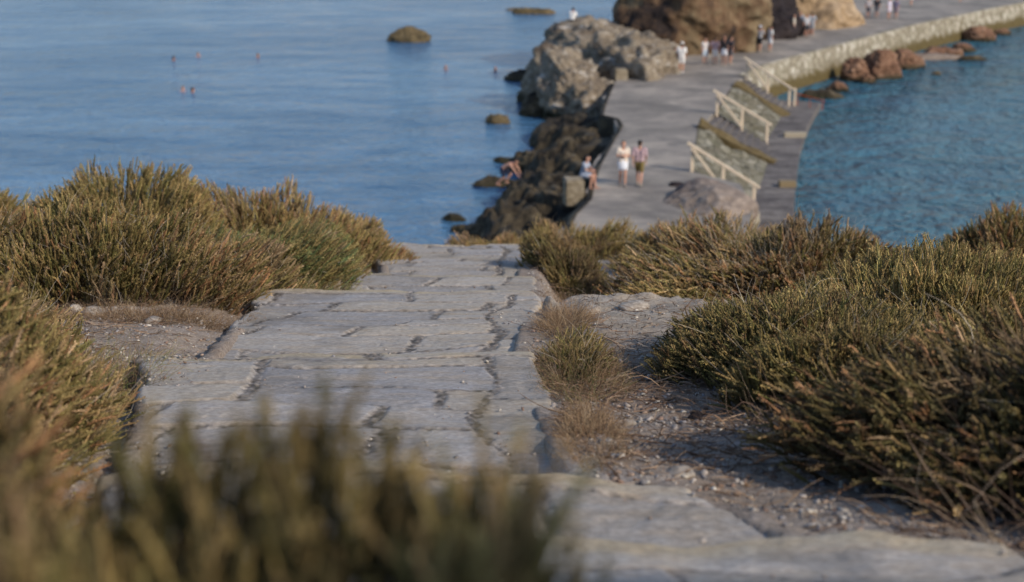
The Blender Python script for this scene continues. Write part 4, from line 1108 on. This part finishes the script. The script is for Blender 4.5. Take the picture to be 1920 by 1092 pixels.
def person(x, y, z, face, label, pose='stand', h=1.72, top=None, bottom=None, skirt=False, hair='short', skin=None, hmat=None, long_sleeve=False, shoes=(0.3, 0.26, 0.22), vox=0.014, group=None, hat=None, female=False, long_legs=False):
    """face: heading angle of the chest, 0 = towards the camera (-y)"""
    s = h/1.72; skin = skin or SKIN; hmat = hmat or HAIR
    root = empty('person', (x, y, z), face); root.scale = (s, s, s)
    tag(root, label, 'person', group)
    sw = 0.17 if female else 0.195            # half shoulder width
    J = dict(pel=(0, 0, .95), waist=(0, 0, 1.08), chest=(0, 0, 1.30), neck=(0, 0, 1.44), head=(0, -.015, 1.60),
             hipL=(.09, 0, .92), hipR=(-.09, 0, .92), kneeL=(.10, -.02, .50), kneeR=(-.10, -.02, .50), ankL=(.10, .02, .08), ankR=(-.10, .02, .08),
             shL=(sw, 0, 1.40), shR=(-sw, 0, 1.40), elL=(sw+.05, .03, 1.12), elR=(-sw-.05, .03, 1.12), wrL=(sw+.04, -.05, .87), wrR=(-sw-.04, -.05, .87))
    hd = {'L': (0, -.02, -1), 'R': (0, -.02, -1)}
    if pose == 'walk':
        J.update(kneeL=(.09, -.16, .51), ankL=(.09, -.20, .08), kneeR=(-.09, .03, .50), ankR=(-.09, .22, .12), elL=(sw+.05, .10, 1.13), wrL=(sw+.03, .06, .88), elR=(-sw-.05, -.02, 1.12), wrR=(-sw-.02, -.17, .92))
    if pose == 'folded':
        J.update(kneeL=(.08, -.10, .51), ankL=(.08, -.10, .08), kneeR=(-.08, .02, .50), ankR=(-.08, .14, .09), elL=(sw+.06, -.03, 1.15), elR=(-sw-.06, -.03, 1.15), wrL=(.03, -.19, 1.20), wrR=(-.04, -.18, 1.16)); hd = {'L': (-1, -.1, .15), 'R': (1, -.1, 0)}
    if pose == 'camera':
        J.update(elL=(sw+.05, -.16, 1.22), elR=(-sw-.05, -.16, 1.22), wrL=(.07, -.30, 1.46), wrR=(-.07, -.30, 1.46)); hd = {'L': (-.3, -.3, .8), 'R': (.3, -.3, .8)}
    if pose == 'wave':
        J.update(elL=(sw+.06, -.10, 1.55), wrL=(sw+.03, -.18, 1.80)); hd['L'] = (0, -.2, 1)
    if pose == 'hip':
        J.update(elL=(sw+.14, .08, 1.15), wrL=(.17, -.02, 1.0)); hd['L'] = (-.6, -.6, -.3)
    if pose == 'sit':
        J.update(pel=(0, 0, .12), waist=(0, -.03, .26), chest=(0, -.08, .48), neck=(0, -.12, .61), head=(0, -.17, .76), hipL=(.09, 0, .11), hipR=(-.09, 0, .11),
                 kneeL=(.11, -.42, .14), kneeR=(-.10, -.42, .10), ankL=(.11, -.46, -.32), ankR=(-.12, -.34, -.33), shL=(sw, -.09, .57), shR=(-sw, -.09, .57),
                 elL=(sw+.03, -.22, .36), elR=(-sw-.03, -.20, .36), wrL=(.08, -.38, .32), wrR=(-.08, -.38, .30)); hd = {'L': (-.4, -1, 0), 'R': (.4, -1, 0)}
    if pose == 'climb':
        J.update(pel=(0, .12, .58), waist=(0, .02, .68), chest=(0, -.20, .78), neck=(0, -.32, .84), head=(0, -.46, .92), hipL=(.09, .12, .55), hipR=(-.09, .12, .55),
                 kneeL=(.13, -.18, .36), kneeR=(-.12, .02, .24), ankL=(.12, .02, .03), ankR=(-.12, .34, -.02), shL=(sw, -.28, .80), shR=(-sw, -.28, .80),
                 elL=(sw+.04, -.46, .62), elR=(-sw-.04, -.48, .58), wrL=(sw, -.58, .40), wrR=(-sw, -.62, .36)); hd = {'L': (0, -.7, -.5), 'R': (0, -.7, -.5)}
    v = {k: np.array(q, float) for k, q in J.items()}
    tw = v['neck']-v['pel']; tw /= np.linalg.norm(tw)
    sd = np.array((1.0, 0, 0)); fw = np.cross(tw, sd)*-1; fw = np.cross(sd, tw)
    if fw[1] > 0: fw = -fw
    caps = []
    cw, ww, pw = (.075, .06, .07) if female else (.095, .08, .065)
    for q in (-1, 1):
        caps += [(v['chest']+sd*q*cw, v['waist']+sd*q*ww*.8, .105 if not female else .092, .092 if not female else .078), (v['waist']+sd*q*ww*.8, v['pel']+sd*q*pw, .088 if not female else .078, .105)]
        caps += [(v['chest']+sd*q*cw, v['sh'+'RL'[q > 0]]-sd*q*.03, .10 if not female else .085, .062 if not female else .054)]
    if female: caps += [(v['chest']+fw*.06+sd*.07, v['chest']+fw*.07+sd*.07-tw*.02, .055, .055), (v['chest']+fw*.06-sd*.07, v['chest']+fw*.07-sd*.07-tw*.02, .055, .055)]
    caps += [(v['neck']-tw*.06, v['head']-(v['head']-v['neck'])*.4, .062, .052)]
    hc = v['head']; hu = tw*.6+np.array((0, 0, .4)); hu /= np.linalg.norm(hu); hf = fw
    caps += [(hc+hu*.035+hf*-.012, hc+hu*.03+hf*.012, .092, .085), (hc-hu*.02+hf*.02, hc-hu*.062+hf*.038, .074, .045)]       # skull, jaw
    if vox < 0.02:
        caps += [(hc+hf*.095+hu*.012, hc+hf*.108-hu*.022, .010, .014), (hc+hf*.085-hu*.055-sd*.015, hc+hf*.085-hu*.055+sd*.015, .011, .011), (hc+hf*.088+hu*.03-sd*.03, hc+hf*.088+hu*.03+sd*.03, .012, .012)]
        for q in (-1, 1): caps += [(hc+sd*q*.085+hu*.012, hc+sd*q*.088-hu*.02, .016, .012)]
    for k in 'LR':
        caps += [(v['hip'+k], v['knee'+k], .088, .056), (v['knee'+k]*.75+v['ank'+k]*.25+np.array((0, .018, 0)), v['ank'+k], .058, .036), (v['knee'+k], v['knee'+k]*.7+v['ank'+k]*.3, .055, .052)]
        caps += [(v['sh'+k], v['el'+k], .054 if not female else .045, .040 if not female else .034), (v['el'+k], v['wr'+k], .041 if not female else .035, .026)]
        ft = v['ank'+k]; td = np.array((0, -1.0, -.12)) if pose != 'climb' else np.array((0, -1.0, -.2))
        caps += [(ft+np.array((0, .03, -.045)), ft+td*.15+np.array((0, 0, -.03)), .036, .030)]
        # hand: palm, four fingers of unequal length, thumb
        d = np.array(hd[k], float); d /= np.linalg.norm(d); w_ = v['wr'+k]
        sdv = np.cross(d, np.array((1.0, 0, 0)) if abs(d[0]) < .7 else np.array((0, 0, 1.0))); sdv /= np.linalg.norm(sdv)
        nrm = np.cross(d, sdv)
        for j in (-1, 0, 1): caps.append((w_+d*.01+sdv*j*.014, w_+d*.085+sdv*j*.026, .016, .014))
        if vox < 0.02:
            for j, Lf in ((-1.5, .060), (-.5, .078), (.5, .082), (1.5, .070)):
                b0 = w_+d*.090+sdv*j*.020; b1 = b0+d*Lf*.55+nrm*.008; b2 = b1+d*Lf*.4+nrm*.026
                caps += [(b0, b1, .0092, .0086), (b1, b2, .0086, .0075)]
            b0 = w_+d*.03+sdv*.035; b1 = b0+d*.03+sdv*.028; caps += [(w_+d*.02+sdv*.01, b0, .014, .012), (b0, b1, .0115, .010), (b1, b1+d*.03+nrm*.008, .010, .008)]
    body = union('body', caps, vox, skin, root)
    # hair
    hcaps = [(hc+hu*.045-hf*.022, hc+hu*.05-hf*.012, .094, .090), (hc-hf*.045+hu*.02, hc-hf*.055-hu*.035, .080, .058)]
    if hair == 'long': hcaps += [(hc-hf*.06, hc-hf*.08-tw*.22, .075, .05)]
    if hair == 'bun': hcaps += [(hc-hf*.11+hu*.04, hc-hf*.12+hu*.05, .045, .045)]
    union('hair', hcaps, max(vox, .014), hmat, root)
    if hat:
        union('hat', [(hc+hu*.07-sd*.01, hc+hu*.09+sd*.01, .098, .085)]+[(hc+hu*.065, hc+hu*.065+np.array((math.cos(q), math.sin(q), 0))*.13, .02, .014) for q in np.linspace(0, 6.28, 12)], max(vox, .014), cmat(hat), root)
    if top is not None:
        t = []
        gi = .016
        for q in (-1, 1):
            t += [(v['chest']+sd*q*cw, v['waist']+sd*q*ww*.85, .105+gi if not female else .095+gi, .096+gi), (v['waist']+sd*q*ww*.85, v['pel']+sd*q*pw-tw*-.02, .096+gi, .108+gi)]
            t += [(v['chest']+sd*q*cw, v['sh'+'RL'[q > 0]]-sd*q*.03, .10+gi*.6 if not female else .088+gi*.6, .064+gi)]
        if female: t += [(v['chest']+fw*.06+sd*.07, v['chest']+fw*.07-sd*.07, .062, .062)]
        for k in 'LR':
            e_ = v['el'+k]*.8+v['sh'+k]*.2 if not long_sleeve else v['el'+k]
            e_ = v['el'+k]*.55+v['sh'+k]*.45 if female and not long_sleeve else e_
            t += [(v['sh'+k], e_, .060+gi, .052+gi)]
            if long_sleeve: t += [(v['el'+k], v['wr'+k]*.9+v['el'+k]*.1, .054, .042)]
        union('shirt', t, max(vox, .014), cmat(top), root)
    if bottom is not None:
        t = []
        for k in 'LR':
            kn = v['knee'+k]
            if skirt: e_ = v['hip'+k]*.45+kn*.55
            else: e_ = v['hip'+k]*.22+kn*.78
            t += [(v['pel']+(v['hip'+k]-v['pel'])*.9, e_, .118, .098 if skirt else .084)]
            if long_legs: t += [(kn, v['ank'+k]*.9+kn*.1, .082, .06)]
        e0 = (v['kneeL']+v['kneeR'])/2
        t += [(v['pel']-sd*.06+tw*.03, v['pel']+sd*.06+tw*.03, .112, .112)]
        if skirt: t += [(v['pel'], v['pel']*.45+e0*.55, .13, .12)]
        union('skirt' if skirt else 'shorts', t, max(vox, .014), cmat(bottom), root)
    if shoes:
        for k in 'LR':
            ft = v['ank'+k]
            union('shoe', [(ft+np.array((0, .035, -.045)), ft+np.array((0, -.16, -.052)), .042, .037), (ft+np.array((0, .02, -.03)), ft+np.array((0, .0, .0)), .042, .044)], max(vox, .014), cmat(shoes), root)
    return root

def ppl(px, py, face, label, z=TOPZ, **kw):
    x, y = G(px, py, z); return person(x, y, z, face, label, **kw)
W_, PK = (0.78, 0.75, 0.72), (0.48, 0.33, 0.34)
ppl(1167, 349, 0.05, 'woman walking towards the camera in cream top and white skirt, arms folded', pose='folded', h=1.74, top=(0.72, 0.62, 0.52), bottom=(0.78, 0.80, 0.85), skirt=True, female=True, hmat=HAIR2, hair='bun', vox=0.011)
ppl(1198, 349, 2.9, 'man walking in pink checked shirt and olive shorts beside the woman in cream', pose='walk', h=1.76, top=(0.42, 0.30, 0.32), bottom=(0.20, 0.15, 0.055), vox=0.011)
q = P3(1098, 352, TOPZ)
person(q.x-0.10, q.y, TOPZ+0.38, 1.15, 'woman with dark hair sitting on the causeway edge in grey blue dress', 'sit', 1.70, (0.30, 0.34, 0.42), (0.33, 0.37, 0.45), skirt=True, female=True, hair='long', shoes=None, vox=0.011)
q = P3(948, 345, 0.45)
person(q.x, q.y, 0.50, 1.25, 'bare chested man in navy shorts crouching to climb the shore rocks', 'climb', 1.78, None, (0.02, 0.025, 0.05), shoes=None, vox=0.011)
ppl(1277, 137, 2.8, 'person in white shirt and white shorts standing in front of the brown boulder', h=1.80, top=W_, bottom=W_, shoes=(0.6, 0.6, 0.6), vox=0.02, hat=(0.7, 0.68, 0.66))
ppl(1264, 134, 1.8, 'small person in dark clothes half behind the one in white', h=1.45, top=(0.10, 0.12, 0.13), bottom=(0.05, 0.06, 0.07), vox=0.02, long_legs=True)
g4 = 'people standing about on the causeway'
kw = dict(vox=0.02, group=g4)
ppl(1321, 121, 0.3, 'person in white top and pale blue shorts, leftmost of four by the brown boulder', top=(0.66, 0.62, 0.60), bottom=(0.5, 0.58, 0.66), h=1.62, female=True, **kw)
ppl(1340, 122, 2.6, 'person in mauve top and white shorts, second from left in the group of four', top=PK, bottom=W_, h=1.70, pose='hip', **kw)
ppl(1357, 124, -0.5, 'tall person in black top and white skirt in the group of four', top=(0.03, 0.03, 0.035), bottom=(0.68, 0.68, 0.72), skirt=True, h=1.86, female=True, skin=SKIN2, **kw)
ppl(1369, 121, 2.0, 'person in dark top and dark shorts, rightmost of the group of four', top=(0.07, 0.06, 0.065), bottom=(0.14, 0.13, 0.14), h=1.74, **kw)
ppl(1423, 98, 2.3, 'person in grey top and black shorts with raised arm and pale hat', top=(0.34, 0.34, 0.36), bottom=(0.03, 0.03, 0.035), pose='camera', hat=(0.5, 0.55, 0.66), **kw)
ppl(1443, 97, 2.0, 'person in white shirt and shorts raising an arm beside the grey clad one', top=(0.68, 0.68, 0.68), bottom=(0.74, 0.76, 0.8), pose='wave', h=1.70, **kw)
ppl(1487, 72, 1.4, 'person in cream top at the left of the cluster before the ochre boulder', top=(0.55, 0.50, 0.42), bottom=(0.10, 0.10, 0.12), long_sleeve=False, **kw)
ppl(1499, 66, -0.4, 'person in grey blue top, second of the cluster before the ochre boulder', top=(0.30, 0.33, 0.40), bottom=(0.42, 0.40, 0.42), **kw)
ppl(1511, 70, 0.4, 'person in grey shirt and black shorts, third of the cluster before the ochre boulder', top=(0.42, 0.43, 0.46), bottom=(0.06, 0.06, 0.07), h=1.66, **kw)
ppl(1521, 68, 2.7, 'person in pale grey top at the right of the cluster before the ochre boulder', top=(0.40, 0.42, 0.46), bottom=(0.36, 0.38, 0.42), **kw)
ppl(1627, 35, 0.2, 'person in grey top and dark shorts, leftmost of the far top group', top=(0.36, 0.34, 0.36), bottom=(0.07, 0.07, 0.09), **kw)
ppl(1643, 34, -0.5, 'person in black top, second from left in the far top group', top=(0.05, 0.05, 0.06), bottom=(0.16, 0.16, 0.18), **kw)
ppl(1666, 37, 0.6, 'person in pale lilac dress in the far top group', top=(0.55, 0.52, 0.62), bottom=(0.55, 0.52, 0.62), skirt=True, female=True, **kw)
ppl(1679, 36, 2.4, 'person in dusky blue top, rightmost of the far top group', top=(0.30, 0.27, 0.36), bottom=(0.34, 0.27, 0.30), **kw)
ppl(1708, 11, 1.0, 'person in white at the very top of the photo, farthest on the causeway', top=(0.7, 0.7, 0.7), bottom=(0.6, 0.6, 0.62), **kw)
ppl(1800, 3, 1.0, 'person whose bare feet just show at the top edge', top=(0.5, 0.4, 0.4), bottom=(0.3, 0.3, 0.35), shoes=None, **kw)

def swimmer(px, py, face, label, hm=HAIR, skin=None):
    x, y = G(px, py, 0.0)
    root = empty('person', (x, y, -0.01), face); tag(root, label, 'person', 'swimmers in the bay')
    sk = skin or SKIN2; sd = np.array((1.0, 0, 0))
    caps = [((0, 0, .20), (0, -.02, .20), .098, .09), ((0, -.02, .15), (0, -.045, .10), .075, .05), ((0, 0, .10), (0, .02, -.02), .06, .07),
            ((-.17, .04, -.03), (.17, .04, -.03), .075, .075), ((0, .04, -.05), (0, .25, -.40), .13, .11),
            ((-.19, .04, -.04), (-.36, -.18, -.06), .05, .038), ((-.36, -.18, -.06), (-.30, -.42, -.03), .038, .028),
            ((.19, .04, -.04), (.36, -.18, -.06), .05, .038), ((.36, -.18, -.06), (.30, -.42, -.03), .038, .028),
            ((-.08, .25, -.40), (-.12, .6, -.7), .085, .05), ((.08, .25, -.40), (.12, .6, -.7), .085, .05), ((0, -.1, .19), (0, -.115, .165), .012, .015)]
    union('body', caps, .02, sk, root)
    union('hair', [((0, .02, .225), (0, .01, .24), .10, .095), ((0, .05, .19), (0, .06, .12), .08, .06)], .018, hm, root)
swimmer(326, 113, 2.5, 'dark haired swimmer, leftmost of the far three in the bay')
swimmer(372, 106, 0.5, 'pink shouldered swimmer, middle of the far three in the bay', HAIR2, SKIN)
swimmer(484, 108, 1.2, 'swimmer at the right end of the far three in the bay', HAIR2)
swimmer(343, 171, 0.3, 'sunlit swimmer, left one of the near pair in the bay', HAIR2, SKIN)
swimmer(362, 173, 2.0, 'dark haired swimmer, right one of the near pair in the bay')
swimmer(836, 131, 0.3, 'lone swimmer below the pointed islet', SKIN2)
swimmer(929, 134, 0.6, 'reddish swimmer nearest the black pointed rock', SKIN2)

# sitter on top of the pale boulder, set down on the boulder's own surface
bpy.context.view_layer.update()
bd = [o for o in bpy.data.objects if o.name == 'boulder'][0]
dg = bpy.context.evaluated_depsgraph_get()
rr_ = Vector(ray(1073, 46)).normalized()
hit = bpy.context.scene.ray_cast(dg, Vector((0, 0, CZ)) + rr_*70, rr_)
hp = hit[1] if hit[0] else Vector((3.8, 90, 4.5))
hit = bpy.context.scene.ray_cast(dg, Vector((hp.x, hp.y+0.6, 30)), Vector((0, 0, -1)))
if hit[0]: hp = hit[1]
person(hp.x, hp.y, hp.z-0.02, 2.6, 'person in white shirt and dark trousers sitting on top of the pale boulder', 'sit', 1.75, W_, (0.04, 0.04, 0.05), vox=0.02)
